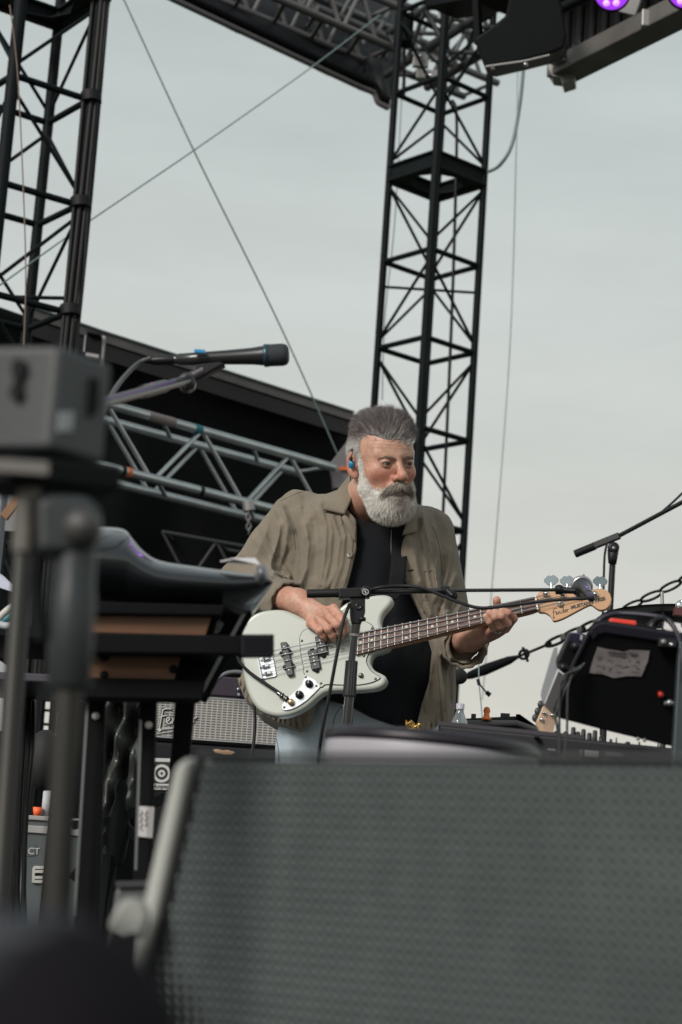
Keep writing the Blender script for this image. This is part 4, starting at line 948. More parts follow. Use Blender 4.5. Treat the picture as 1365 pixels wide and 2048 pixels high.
for (x, y), r in zip(z3([(597, 935), (514, 1028)]), (.0098, .0105)):
    k = obj('knob', MB().lathe(BP.at(x, y, .0045), BP.n, [(0, r), (.002, r), (.004, r * .93), (.014, r * .82), (.0155, r * .7), (.0157, 0)], 28), M_plastic, bass)
    u, v_, d3 = frame_of(BP.n); c = BP.at(x, y, .0206); upd = (BP.at(x + 2, y - 10, .0206) - c).normalized()
    obj('pointer', MB().bar(c - upd * .001, c + upd * .008, .0012, .0012, BP.n), mat('white_line', (.8, .8, .78), .5), k)
for x, y in z3([(566, 875), (657, 950), (383, 1133)]): obj('screw', MB().lathe(BP.at(x, y, .0044), BP.n, [(0, .0034), (.0012, .0028), (.0016, 0)], 12), M_scr, bass)
tk = obj('tone_knob', MB().lathe(BP.at(723, 1352, .003), BP.n, [(0, .0070), (.002, .0068), (.003, .0045), (.009, .0040), (.010, .003), (.010, 0)], 20), M_scr, bass)
# pickups
def pickup(poly, poles, ears):
    poly = z3(poly); p_ = obj('pickup', BP.prism(poly, .002, .012), mat('pickup_black', (.016, .017, .019), .42), bass, bevel=.002)
    for x, y in z3(poles): obj('pole_piece', MB().lathe(BP.at(x, y, .0118), BP.n, [(0, .0026), (.001, .0024), (.0012, 0)], 12), mat('pole', (.75, .73, .68), .3, metal=.4), p_)
    for x, y in z3(ears): obj('mounting_ear', MB().lathe(BP.at(x, y, .003), BP.n, [(0, .0062), (.005, .0060), (.006, .003), (.0075, .0026), (.0078, 0)], 16), mat('pickup_black', (.016, .017, .019), .42), p_)
pickup([(353, 592), (360, 584), (404, 578), (411, 586), (466, 852), (460, 862), (418, 870), (409, 864)], [(386, 622), (398, 682), (411, 739), (427, 820)], [(428, 660), (362, 676), (451, 776), (391, 793)])
pickup([(646, 534), (738, 528), (758, 680), (672, 692)], [(688, 566), (697, 592), (710, 650), (703, 620)], [(718, 692)])
pickup([(584, 656), (666, 640), (698, 804), (620, 822)], [(631, 685), (637, 713), (643, 742), (650, 772)], [(622, 648), (660, 818)])
# bridge
bp = z3([(160, 712), (282, 672), (300, 770), (317, 862), (300, 872), (195, 893)])
br_ = obj('bridge', BP.prism(bp, .001, .005), mat('plate_chrome', (.8, .8, .82), .16, metal=.95), bass, bevel=.001)
obj('bridge_wall', MB().bar(BP.at(*z3([(160, 712)])[0], .008), BP.at(*z3([(195, 893)])[0], .008), .003, .014, BP.n), M_chrome, br_)
S0 = z3([(250, 668), (262, 717), (258, 778), (278, 838)])
for i in range(4):
    x, y = S0[i]; c = BP.at(x, y, .011); c2 = BP.at(x - 14, y + 3.5, .011)
    obj('saddle', MB().bar(c, c2, .009, .009, BP.n), M_chrome, br_, bevel=.0015)
    obj('saddle_screw', MB().tube(BP.at(x - 19, y + 4.6, .009), c2, .0016), M_chrome, br_)
    obj('adjuster', MB().lathe(BP.at(x - 10, y + 2.4, .0155), BP.n, [(0, .0032), (.001, .003), (.0012, 0)], 10), M_scr, br_)
# neck, fretboard
NUT_T, NUT_B = (1071, 1195.5), (1076, 1222); END_T, END_B = (715, 1268), (713, 1312)
M_rose = mat('rosewood', (.075, .030, .018), .45, bump=.3, bscale=200)
nt_ = M_rose.node_tree; tcn = [n for n in nt_.nodes if n.type == 'TEX_COORD'][0]
wv = nt_.nodes.new('ShaderNodeTexNoise'); mpg = nt_.nodes.new('ShaderNodeMapping'); mpg.inputs['Rotation'].default_value = (0, R(-14), 0); mpg.inputs['Scale'].default_value = (8, 60, 260)
nt_.links.new(tcn.outputs['Object'], mpg.inputs[0]); nt_.links.new(mpg.outputs[0], wv.inputs['Vector']); wv.inputs['Scale'].default_value = 1.0; wv.inputs['Detail'].default_value = 4
rp = nt_.nodes.new('ShaderNodeValToRGB'); rp.color_ramp.elements[0].color = (.035, .014, .010, 1); rp.color_ramp.elements[1].color = (.16, .062, .036, 1); rp.color_ramp.elements[0].position = .35; rp.color_ramp.elements[1].position = .68
nt_.links.new(wv.outputs['Fac'], rp.inputs[0]); nt_.links.new(rp.outputs[0], nt_.nodes['Principled BSDF'].inputs['Base Color'])
M_maple = mat('maple', (.52, .29, .15), .3, coat=.4, var=.08, vscale=20)
obj('neck', MB().path([BP.at(760, 1281, -.018), BP.at(800, 1273, -.0185), BP.at(1060, 1212, -.0145), BP.at(1078, 1208, -.0125)], [.022, .022, .018, .015], 14), M_maple, bass)
fb = [END_T, NUT_T, NUT_B, END_B]; fbo = obj('fretboard', BP.prism(fb, .004, .012), M_rose, bass, bevel=.001)
lerp2 = lambda a, b, t: (a[0] + (b[0] - a[0]) * t, a[1] + (b[1] - a[1]) * t)
L0 = 0.655; T_ = lambda n: (1 - 2 ** (-n / 12)) / (1 - 2 ** (-19.4 / 12))
for n in range(1, 20):
    t = T_(n); a_, b_ = lerp2(NUT_T, END_T, t), lerp2(NUT_B, END_B, t); obj('fret', MB().tube(BP.at(*a_, .0125), BP.at(*b_, .0125), .0015, n=8), mat('fret_wire', (.5, .5, .48), .4, metal=.8), fbo)
for n in (3, 5, 7, 9, 12, 15, 17, 19):
    t = (T_(n) + T_(n - 1)) / 2
    for q in ((.5,) if n != 12 else (.22, .78)):
        a_, b_ = lerp2(NUT_T, END_T, t), lerp2(NUT_B, END_B, t); c = lerp2(a_, b_, q); obj('fret_marker', MB().lathe(BP.at(*c, .0121), BP.n, [(0, .0040), (.0004, .0038), (.0005, 0)], 16), mat('pearl_dot', (.62, .58, .48), .4), fbo)
obj('nut', MB().bar(BP.at(NUT_T[0] + 1, NUT_T[1], .012), BP.at(NUT_B[0] + 1, NUT_B[1], .012), .004, .009, BP.n), mat('bone_nut', (.75, .72, .65), .4), bass)
# headstock
hs_ = [(1073, 1195), (1076, 1189), (1083, 1183), (1100, 1181), (1150, 1180), (1194, 1178.5), (1208, 1179), (1218, 1185), (1223, 1196), (1221, 1209), (1212, 1219), (1200, 1221), (1191, 1216), (1184, 1211), (1176, 1212), (1149, 1226), (1126, 1238), (1109, 1243), (1104, 1238), (1100, 1232), (1090, 1226), (1076, 1223)]
hso = [(p.x, p.y) for p in crom([V(x, y, 0) for x, y in hs_], 3, True)]
head = obj('headstock', BP.prism(hso, .004, -.012), M_maple, bass, bevel=.0018, seg=2)
tn = [(1102, 1157), (1134, 1158), (1166, 1156), (1200, 1159)]; ps = [(1093, 1190), (1126.5, 1192), (1158, 1193), (1191, 1191)]
for i, ((x, y), (px_, py_)) in enumerate(zip(tn, ps)):
    tp = obj('tuning_peg', MB().tube(BP.at(x, 1183, -.016), BP.at(x, y + 6, -.016), .0035), M_chrome, bass)
    pts = []; c = BP.at(x, y, -.016); ux = (BP.at(x + 10, y, -.016) - c).normalized(); uy = (BP.at(x, y - 10, -.016) - c).normalized()
    tw = (0.15, .1, 1.25, -.2)[i]; ux = (ux * math.cos(tw) + BP.n * math.sin(tw)); nn = ux.cross(uy)
    prof = [(math.cos(t) * .0155 * (1 + .10 * math.cos(2 * t) ** 2 + (.10 if abs(math.sin(t)) < .5 else 0)), math.sin(t) * .0145 * (1 - (.22 if t < 1.8 and t > 1.35 else 0))) for t in np.linspace(0, 2 * math.pi, 30)[:-1]]
    obj('key', MB().prism([c + ux * a_ + uy * b_ - nn * .0015 for a_, b_ in prof], nn * .003), mat('key_steel', (.16, .20, .22), .6, metal=.3, bump=.4, bscale=60), tp, bevel=.0012)
    po = obj('string_post', MB().lathe(BP.at(px_, py_, .004), BP.n, [(0, .0085), (.002, .0085), (.003, .006), (.013, .005), (.016, .0065), (.017, 0)], 20), M_chrome, bass)
obj('string_tree', MB().lathe(BP.at(1121.5, 1209.5, .004), BP.n, [(0, .0078), (.006, .0078), (.008, .006), (.0082, 0)], 20), mat('tree_steel', (.55, .53, .5), .3, metal=.8), bass)
obj('tree_screw', MB().lathe(BP.at(1121.5, 1209.5, .0122), BP.n, [(0, .003), (.001, 0)], 12), M_scr, bass)
M_str = mat('string_steel', (.30, .32, .34), .42, metal=.9)
for i in range(4):
    q = (.12, .37, .63, .88)[i]; nu = lerp2(NUT_T, NUT_B, q); s0 = S0[i]; pk_ = ps[i]
    obj('string', MB().path([BP.at(*s0, .015), BP.at(nu[0], nu[1], .0165), BP.at(pk_[0] - 3, pk_[1] + 2, .010)], (.0014, .0012, .00105, .0009)[i], 6), M_str, bass)
# lettering on the headstock
ax = (BP.at(1190, 1198) - BP.at(1150, 1207)).normalized(); ay = BP.n.cross(ax)
M_ink = mat('ink_black', (.02, .016, .014), .5)
tt = text_mesh('MUSTANG BASS', .0122, BP.at(1143.5, 1219.5, .0046), (BP.at(1190, 1206.5) - BP.at(1143, 1219.5)).normalized(), ay,   .0003, .0006, M_ink, 'model_lettering', bass)
# script: strokes traced as polylines in a small local grid
def script(strokes, o, X, Y, s, r, m, par, name):
    mb = MB()
    for st in strokes:
        pts = crom([o + X * (a_ * s) + Y * (b_ * s) for a_, b_ in st], 5); mb.path(pts, r, 6)
    return obj(name, mb, m, par)
FEN = [[(0, -.35), (.05, 0), (.25, .9), (.32, 1.15), (.55, 1.25), (.95, 1.22)], [(.02, .62), (.3, .72), (.62, .74)], [(-.15, -.15), (.0, -.42), (.15, -.25)],
       [(.55, .28), (.78, .42), (.74, .60), (.58, .50), (.56, .22), (.78, .12), (.95, .30)], [(1.0, .10), (1.05, .52), (1.08, .30), (1.25, .56), (1.32, .42), (1.32, .12), (1.48, .16)],
       [(1.95, .50), (1.72, .52), (1.62, .26), (1.76, .10), (1.95, .34), (2.05, 1.08), (2.02, .2), (2.15, .10)], [(2.2, .28), (2.42, .42), (2.38, .58), (2.22, .46), (2.24, .18), (2.46, .14)], [(2.55, .10), (2.60, .54), (2.66, .40), (2.85, .56)]]
lx = (BP.at(1150, 1216) - BP.at(1108, 1227)).normalized(); ly = BP.n.cross(lx)
script(FEN, BP.at(1107.5, 1233, .0046), lx, ly, .0142, .00062, M_ink, bass, 'maker_script')
obj('script_dot', MB().ball(BP.at(1141, 1217.5, .0046), .0008), M_ink, bass)

# jack lead
lead = thing('instrument_cable', 'black lead plugged into the bass and hanging down past the amplifier', 'cable', BP.at(583, 1407))
obj('cord', MB().path(crom([BP.at(x, y, o) for x, y, o in ((566, 1391, .012), (545, 1377, .012), (515, 1357, .013), (497, 1343, .014), (483, 1328, .016), (477, 1310, .012), (475, 1300, -.03), (477, 1320, -.06), (482, 1345, -.07), (495, 1370, -.06), (499, 1400, -.06), (500, 1440, -.06), (497, 1480, -.06), (489, 1520, -.06), (486, 1600, -.06))], 6), .0042, 10), M_cable, lead)
a0, a1 = BP.at(558, 1388, .013), BP.at(584, 1406, .011)
dd = (a1 - a0)
pg_ = obj('plug', MB().lathe(a0, dd, [(0, .0055), (.004, .0062), (.012, .0062), (.0125, .0078), (.016, .0078), (.0165, .0062), (.024, .006), (.0245, .0075), (.028, .0075)], 18), mat('dark_chrome', (.2, .19, .19), .25, metal=1), lead)
obj('plug_tip', MB().ball(a1 + BP.n * .001, (.0085, .0085, .0085)), mat('brass_tip', (.72, .52, .35), .3, metal=.7), pg_)
def down(p, q):                  # extend the line p->q until it meets the stage floor
    d = q - p; return p + d * ((p.z - .004) / (p.z - q.z))
def tripod(par, foot, r=.24, m=M_blk, n=3, rr=.008, a0=.4):
    f = V(foot.x, foot.y, 0)
    obj('hub', MB().lathe(f + V(0, 0, .06), (0, 0, 1), [(0, .018), (.05, .018)], 14), m, par)
    for k in range(n):
        t = a0 + k * 2 * math.pi / n; obj('leg', MB().tube(f + V(0, 0, .09), f + V(math.cos(t) * r, math.sin(t) * r, .012), rr, n=8), m, par)
# ---------------- front microphone stand (crosses the bass)
Y1 = 4.52; ms = thing('microphone_stand', 'black boom microphone stand in front of the man, its boom crossing over the bass', 'microphone stand', V(PX(690, 1460, Y1).x, Y1, 0))
top, low = PX(713, 1243, Y1), PX(692, 1465, Y1); ft = down(top, low)
obj('upper_tube', MB().tube(top, PX(703, 1330, Y1), .0082, n=16), mat('stand_black', (.012, .012, .013), .3, coat=.3), ms)
obj('lower_tube', MB().tube(PX(700, 1385, Y1), ft, .0108, n=16), mat('stand_black', (.012, .012, .013), .3), ms)
cl_ = MB()
for k in range(14):
    t = k * math.pi / 7; cl_.tube(PX(704, 1322, Y1) + V(math.cos(t) * .0122, math.sin(t) * .0122, 0), PX(699, 1392, Y1) + V(math.cos(t) * .0132, math.sin(t) * .0132, 0), .0022, n=6)
cl_.lathe(PX(704, 1322, Y1), PX(699, 1392, Y1) - PX(704, 1322, Y1), [(0, .0115), (.002, .0128), (.078, .0138), (.082, .0138), (.083, 0)], 24); obj('grip_clutch', cl_, mat('grip_black', (.018, .019, .020), .5), ms)
obj('collar', MB().tube(PX(713, 1247, Y1), PX(710, 1268, Y1), .0105, n=18), mat('collar_dark', (.03, .027, .025), .3), ms); obj('collar_ring', MB().tube(PX(709.5, 1268, Y1), PX(709, 1273, Y1), .0108, n=18), mat('collar_grey', (.30, .27, .25), .4, metal=.5), ms)
pl = Plane(715, 1215, Y1 - .012, (0, -1, 0))
tee_ = obj('swivel_bracket', pl.prism([(701, 1192), (731, 1192), (731, 1224), (727, 1236), (722, 1248), (704, 1248), (701, 1234), (700, 1222)], 0, -.026), M_plastic, ms, bevel=.003)
obj('swivel_screw', MB().lathe(pl.at(718, 1213, 0), (0, -1, 0), [(0, .0085), (.003, .0085), (.0045, .006), (.003, .004), (.003, 0)], 20), mat('screw_black', (.012, .012, .013), .2), tee_)
obj('wing_nut', MB().ball(PX(725, 1238, Y1 - .02), (.009, .006, .006)), M_plastic, tee_)
obj('boom_block', Plane(710, 1185, Y1 - .018, (0, -1, 0)).prism([(677, 1176), (740, 1175), (741, 1194), (678, 1196)], 0, -.036), M_plastic, ms, bevel=.003)
hg = MB().lathe(PX(614, 1187.5, Y1), PX(680, 1186, Y1) - PX(614, 1187.5, Y1), [(0, .001), (0, .0085), (.002, .0100), (.066, .0098), (.068, .0105), (.074, .0105)], 24); obj('boom_handle', hg, M_rub, ms)
obj('boom_tube', MB().tube(PX(735, 1184, Y1), PX(892, 1181, Y1 - .02), .0062, n=14), mat('stand_black', (.012, .012, .013), .3), ms); obj('boom_tube', MB().tube(PX(890, 1181, Y1 - .02), PX(1118, 1179.5, Y1 - .05), .0042, n=12), mat('stand_black', (.012, .012, .013), .3), ms)
jc = obj('boom_joint', MB().tube(PX(882, 1181, Y1 - .02), PX(900, 1181, Y1 - .02), .0105, n=16).tube(PX(895, 1181, Y1 - .03), PX(906, 1192, Y1 - .035), .008), M_plastic, ms, bevel=.001)
obj('joint_knob', MB().lathe(PX(906, 1193, Y1 - .02), (0, -1, 0), [(0, .0105), (.014, .0105), (.017, .009), (.017, 0)], 20), M_plastic, jc)
kb = obj('round_knob', MB().lathe(PX(731.5, 1184, Y1 - .018), (0, -1, 0), [(0, .0125), (.010, .0125), (.013, .0110), (.013, 0)], 28), M_plastic, ms)
kc = PX(731.5, 1184, Y1 - .032); wl = mat('logo_white', (.62, .6, .62), .5)
lg = MB().path([kc + V(math.cos(t) * .0066, 0, math.sin(t) * .0066) for t in np.linspace(0, 2 * math.pi, 25)], .0008, 6, False)
lg.bar(kc + V(0, 0, -.0042), kc + V(0, 0, .0042), .0012, .0012, (0, 1, 0)); lg.path(crom([kc + V(a_, 0, b_) for a_, b_ in ((-.0035, .001), (-.0015, .0026), (0, 0), (.0015, -.0026), (.0035, -.001))], 4), .0007, 6); obj('knob_emblem', lg, wl, kb)
tripod(ms, ft, .3)
# mic at the boom end
mp0, mp1 = PX(1163, 1172, Y1 - .02), PX(1184, 1197, Y1 - .16); mc = thing('microphone', 'silver and black vocal microphone at the boom end in front of the bass headstock', 'microphone', mp0)
d_ = (mp1 - mp0).normalized()
obj('grille', MB().lathe(mp0 - d_ * .026, d_, [(0, .001), (.003, .010), (.010, .0185), (.020, .0235), (.030, .024)], 30), mat('mesh_silver', (.42, .42, .44), .35, metal=.9, bump=.8, bscale=900), mc)
rb_ = MB()
for k in range(40): t = k * math.pi / 20; u, v_, _ = frame_of(d_); c = mp0 + d_ * .004 + (u * math.cos(t) + v_ * math.sin(t)) * .0245; rb_.tube(c, c + d_ * .007, .0012, n=5)
rb_.lathe(mp0 + d_ * .003, d_, [(0, .0225), (0, .0248), (.009, .0248), (.010, .021)], 40); obj('ribbed_ring', rb_, mat('ring_silver', (.5, .47, .5), .35, metal=.8), mc)
obj('handle', MB().lathe(mp0 + d_ * .012, d_, [(0, .0225), (.012, .018), (.05, .0135), (.09, .011), (.10, .0105), (.102, 0)], 28), mat('mic_black', (.018, .018, .02), .3, coat=.3), mc)
obj('connector', MB().lathe(mp0 + d_ * .114, d_, [(0, .0098), (.03, .009), (.04, .006), (.041, 0)], 20), mat('purple_grey', (.08, .07, .10), .35, metal=.6), mc)
obj('mic_clip', MB().tube(PX(1112, 1179.5, Y1 - .05), PX(1126, 1180, Y1 - .05), .0105, n=18).tube(PX(1124, 1180, Y1 - .05), PX(1152, 1182, Y1 - .06), .0085, .0065, n=14).ball(PX(1119, 1179, Y1 - .05), .0112), M_plastic, ms)
wire([(1186, 1196, Y1 - .17), (1165, 1197, Y1 - .15), (1110, 1200, Y1 - .12), (1040, 1208, Y1 - .08), (965, 1216, Y1 - .06), (920, 1205, Y1 - .05), (880, 1189, Y1 - .04), (840, 1175, Y1 - .03), (800, 1172, Y1 - .02), (760, 1175, Y1 - .02), (742, 1180, Y1 - .01)], .0040, 'black microphone cable looping along the boom over the bass neck', M_cable, 'microphone_cable')
wire([(700, 1208, Y1 - .02), (694, 1222, Y1 - .03), (685, 1250, Y1 - .04), (674, 1310, Y1 - .04), (660, 1385, Y1 - .03), (645, 1460, Y1 - .02), (636, 1530, Y1), (625, 1640, Y1)], .0042, 'black cable hanging beside the front microphone stand pole', M_cable, 'microphone_cable')

# ---------------- blurred microphone upper left
Y2 = 3.6; vm_ = thing('microphone', 'dark wireless microphone pointing right, high above the black keyboard', 'microphone', PX(480, 712, Y2))
a0, a1 = PX(578, 709, Y2), PX(290, 722, Y2 + .02); d_ = (a1 - a0).normalized(); L_ = (a1 - a0).length; k_ = L_ / 288
obj('grille', MB().lathe(a0, d_, [(0, 0), (0, 14 * k_), (4 * k_, 20 * k_), (12 * k_, 22.5 * k_), (44 * k_, 22 * k_), (50 * k_, 20.5 * k_)], 32), mat('mic_mesh', (.020, .025, .032), .55, bump=.8, bscale=900), vm_)
obj('grille_ring', MB().lathe(a0 + d_ * 40 * k_, d_, [(0, 20 * k_), (0, 23 * k_), (9 * k_, 23 * k_), (10 * k_, 20 * k_)], 32), mat('ring_blue', (.05, .09, .12), .3, metal=.6), vm_)
obj('handle', MB().lathe(a0 + d_ * 49 * k_, d_, [(0, 20 * k_), (25 * k_, 17 * k_), (75 * k_, 14.5 * k_), (125 * k_, 13 * k_), (170 * k_, 12 * k_), (172 * k_, 9 * k_), (182 * k_, 9 * k_)], 32), mat('mic_black', (.018, .018, .02), .3), vm_)
obj('connector', MB().lathe(a0 + d_ * 228 * k_, d_, [(0, 9 * k_), (8 * k_, 10 * k_), (40 * k_, 9.5 * k_), (48 * k_, 7 * k_), (60 * k_, 5 * k_)], 20), M_plastic, vm_)
obj('switch', MB().box(PX(400, 703, Y2 - .01), (.010, .004, .003)), mat('blue_switch', (.02, .25, .5), .3), vm_)
bs = thing('boom_stand', 'blurred black boom stand holding the dark wireless microphone at the left', 'microphone stand', V(PX(20, 1480, 2.3).x, 2.3, 0))
obj('mic_clip', Plane(410, 740, Y2 - .01, (0, -1, 0)).prism([(388, 728), (442, 722), (452, 728), (425, 742), (408, 752), (385, 750)], 0, -.03), M_plastic, bs, bevel=.004)
obj('clip_joint', MB().lathe(PX(374, 762, Y2 - .03), (0, -1, .0), [(-.03, 0), (-.03, .016), (0, .0165), (.004, .012), (.004, 0)], 20).tube(PX(374, 760, Y2), PX(408, 742, Y2), .012), mat('joint_grey', (.07, .065, .075), .35, metal=.5), bs)
bq = [PX(385, 757, Y2), PX(205, 806, 3.0), PX(62, 860, 2.45)]
obj('boom_tube', MB().path(bq, [.0085, .0085, .0085], 14), mat('boom_grey', (.045, .045, .05), .3, metal=.5), bs); obj('boom_sleeve', MB().tube(PX(330, 772, 3.42), PX(285, 784, 3.27), .0115, n=16), mat('joint_grey', (.07, .065, .075), .35, metal=.5), bs)
obj('sleeve_light_dot', MB().ball(PX(303, 771, 3.32), .004), mat('magenta_glint', (.9, .1, .7), .3, emit=((1, .1, .7), .8)), bs, label='tiny magenta light dot')  # small pink light on the sleeve, put in as a glowing bead
obj('clutch', MB().lathe(PX(75, 960, 2.42), PX(62, 1010, 2.42) - PX(75, 960, 2.42), [(-.02, 0), (-.02, .016), (.02, .02), (.03, .014)], 18), mat('brass_dull', (.16, .12, .08), .4, metal=.5), bs)
pt, pb_ = PX(62, 880, 2.45), PX(20, 1500, 2.30); obj('pole', MB().tube(pt, down(pt, pb_), .0125, n=16), mat('pole_grey', (.026, .024, .021), .5, metal=.4), bs)
tripod(bs, down(pt, pb_), .28)
wire([(302, 716, Y2), (275, 728, Y2), (240, 765, 3.5), (215, 808, 3.3), (190, 870, 3.1)], .0045, 'grey cable sagging from the tail of the dark wireless microphone', mat('cable_grey', (.07, .075, .08), .5), 'microphone_cable')

# ---------------- out of focus stand with a box on top, left foreground
Y3 = 1.55; sb = thing('device_stand', 'thick dark grey stand in the blurred left foreground under a grey box', 'stand', V(PX(140, 1600, Y3).x, Y3, 0))
mg_ = mat('stand_gunmetal', (.026, .031, .034), .42, metal=.1)
pt, pb_ = PX(152, 1110, Y3), PX(128, 1560, Y3)
line = lambda y: PX(152 - (y - 1110) * 24 / 450, y, Y3)
obj('upper_sleeve', MB().lathe(line(1105), line(1185) - line(1105), [(0, .0165), (.028, .0165), (.034, .0175), (.105, .0175), (.108, .015)], 28), mg_, sb)
obj('pole', MB().tube(line(1370), down(pt, pb_), .0112, n=24), mat('pole_grey', (.026, .024, .021), .5), sb)
obj('head_block', Plane(135, 1045, Y3 - .02, (0.1, -1, 0)).prism([(72, 1000), (100, 985), (178, 990), (202, 1015), (205, 1050), (195, 1085), (170, 1105), (75, 1105)], 0, -.05), mg_, sb, bevel=.008, seg=3)
obj('tightening_knob', MB().lathe(PX(163, 1055, Y3 - .02), (.2, -1, -.1), [(0, .0145), (.012, .014), (.020, .011), (.022, 0)], 28), mat('knob_grey', (.06, .056, .056), .5), sb)
obj('side_rod', MB().tube(PX(60, 975, Y3), PX(48, 1105, Y3), .0095, n=14), mat('rod_tan', (.10, .09, .08), .4), sb)
obj('yoke', MB().path(crom([PX(75, 1105, Y3), PX(70, 1170, Y3), PX(85, 1280, Y3)], 5), .006, 8), M_blk, sb)
obj('top_plate', MB().bar(PX(-30, 948, Y3), PX(190, 972, Y3 + .06), .09, .022), M_blk, sb, bevel=.004); obj('plate_edge', MB().bar(PX(-30, 930, Y3 - .05), PX(95, 938, Y3 - .03), .008, .010), mat('edge_pale', (.22, .2, .19), .5), sb)
tripod(sb, down(pt, pb_), .3, mg_)
bx = thing('control_box', 'blurred beige and grey box with dark slots on the foreground stand', 'equipment box', PX(118, 905, Y3))
A = PX(120, 690, Y3 - .01); hB = .085; lx_ = V(-1, .30, 0).normalized(); rx_ = V(.62, .78, 0).normalized(); dn_ = V(0.0, 0, -1)
mb = MB(); cs = [A, A + lx_ * .16, A + lx_ * .16 + rx_ * .062, A + rx_ * .062]
mb.prism([c for c in cs], V(0, 0, -hB)); obj('case', mb, mat('box_grey', (.06, .065, .07), .55), bx, bevel=.005, seg=3)
obj('front_panel', MB().prism([A + lx_ * .004 + V(0, 0, -.004), A + lx_ * .155 + V(0, 0, -.004), A + lx_ * .155 + V(0, 0, -hB + .006), A + lx_ * .004 + V(0, 0, -hB + .006)], lx_.cross(V(0, 0, 1)).normalized() * .003), mat('box_beige', (.16, .148, .138), .6), bx)
nl_ = lx_.cross(V(0, 0, 1)).normalized(); nl_ = -nl_ if nl_.y > 0 else nl_; nr_ = V(.78, -.62, 0)
pA = lambda s, z, o: A + lx_ * s + V(0, 0, -z) + nl_ * o
pR = lambda s, z, o: A + rx_ * s + V(0, 0, -z) + nr_ * o
obj('slot', MB().prism([pA(.027, .014, .0005), pA(.036, .012, .0005), pA(.038, .022, .0005), pA(.034, .030, .0005), pA(.038, .042, .0005), pA(.031, .048, .0005), pA(.026, .042, .0005), pA(.029, .030, .0005), pA(.025, .022, .0005)], nl_ * .005), M_blk, bx)
obj('slot', MB().prism([pR(.036, .018, .0003), pR(.044, .018, .0003), pR(.046, .044, .0003), pR(.037, .052, .0003)], nr_ * .003), M_blk, bx)
obj('sticker', MB().prism([pR(.006, .054, .0003), pR(.021, .050, .0003), pR(.021, .066, .0003), pR(.006, .070, .0003)], nr_ * .0015), mat('sticker_pale', (.36, .38, .40), .6), bx)

# ---------------- black keyboard console, left
Y4 = 3.1; pl4 = Plane(360, 1110, Y4, (.12, -1, 0)); kc_ = thing('keyboard', 'glossy black keyboard with a swept hood, under the blurred microphone boom', 'keyboard', pl4.at(300, 1200))
def hood_rows():
    top_ = [(150, 1004), (200, 1006), (250, 1011), (268, 1030), (290, 1058), (325, 1082), (400, 1096), (470, 1108), (515, 1120), (538, 1138), (546, 1158)]
    bot_ = [(150, 1206), (200, 1209), (250, 1212), (268, 1213), (290, 1214), (325, 1215), (400, 1216), (470, 1212), (515, 1196), (536, 1178), (546, 1162)]
    T_c, B_c = crom([V(x, y, 0) for x, y in top_], 4), crom([V(x, y, 0) for x, y in bot_], 4); rows = []
    for a_, b_ in zip(T_c, B_c):
        row = []
        for k in range(27):
            s_ = k / 26 * math.pi; m_ = .5 - .5 * math.cos(s_); w_ = m_ ** .80
            row.append(pl4.at(a_.x * (1 - w_) + b_.x * w_, a_.y * (1 - w_) + b_.y * w_, -.26 + .24 * math.sin(s_) ** .9 - (.10 * (w_ > .5) * (w_ - .5))))
        rows.append(row)
    return rows
hd_ = obj('hood', MB().grid(hood_rows()), mat('gloss_black', (.013, .015, .018), .30, coat=.7, spec=.5, bump=.05, bscale=6), kc_, solid=.006)
obj('rear_body', pl4.prism([(130, 1030), (255, 1030), (300, 1085), (500, 1130), (500, 1190), (130, 1200)], -.24, -.45), mat('console_black', (.006, .006, .007), .6, spec=.2), kc_, bevel=.01)
obj('end_cap', MB().ball(pl4.at(530, 1145, -.05), (.012, .05, .02)), mat('cap_grey', (.2, .2, .22), .3, metal=.4), kc_)
o_ = obj('paper_sheet', MB().prism([pl4.at(448, 1108, -.08), pl4.at(520, 1102, -.08), pl4.at(522, 1126, -.02), pl4.at(470, 1114, -.02)], (0, 0, .002)), mat('paper', (.72, .68, .70), .7)); tag(o_, 'pinkish white paper lying on the end of the black keyboard', 'paper')
ks = thing('keyboard_stand', 'black double tier keyboard stand with orange brown wooden panels and bolted legs', 'keyboard stand', V(pl4.at(300, 1300).x, Y4 + .1, 0))
fr_ = mat('frame_black', (.004, .0045, .005), .7, spec=.12)
for ya, yb, xa, xb in ((1196, 1222, 150, 455), (1258, 1304, 150, 452), (1350, 1392, 150, 415)): obj('cross_frame', pl4.prism([(xa, ya), (xb, ya + 8), (xb - 8, yb + 4), (xa, yb)], -.03, -.10), fr_, ks, bevel=.003)
obj('back_panel', pl4.prism([(150, 1200), (448, 1206), (405, 1388), (150, 1388)], -.10, -.12), fr_, ks)
M_wood = mat('orange_wood', (.135, .058, .027), .5, bump=.2, bscale=30, var=.2, vscale=12)
obj('wood_panel', pl4.prism([(170, 1212), (430, 1220), (415, 1262), (170, 1258)], -.05, -.075), M_wood, ks); obj('wood_panel', pl4.prism([(172, 1300), (366, 1306), (352, 1352), (172, 1348)], -.05, -.075), M_wood, ks)
for x, y in ((212, 1216), (210, 1307), (210, 1343), (350, 1332)): obj('bolt_hole', MB().lathe(pl4.at(x, y, -.049), pl4.n, [(0, .007), (.001, .007), (.001, 0)], 14), M_blk, ks)
tb = MB().bar(pl4.at(150, 1290, .01), pl4.at(482, 1294, .01), .035, .030); obj('tier_bar', tb, fr_, ks, bevel=.003)
rc_ = MB().bar(pl4.at(480, 1294, .01), pl4.at(545, 1294, .01), .04, .033)
for k in range(5): rc_.bar(pl4.at(484, 1281 + k * 6.5, .031), pl4.at(543, 1281 + k * 6.5, .031), .003, .002)
obj('ribbed_end', rc_, mat('ribbed_black', (.008, .006, .011), .5, spec=.3), ks, bevel=.004)
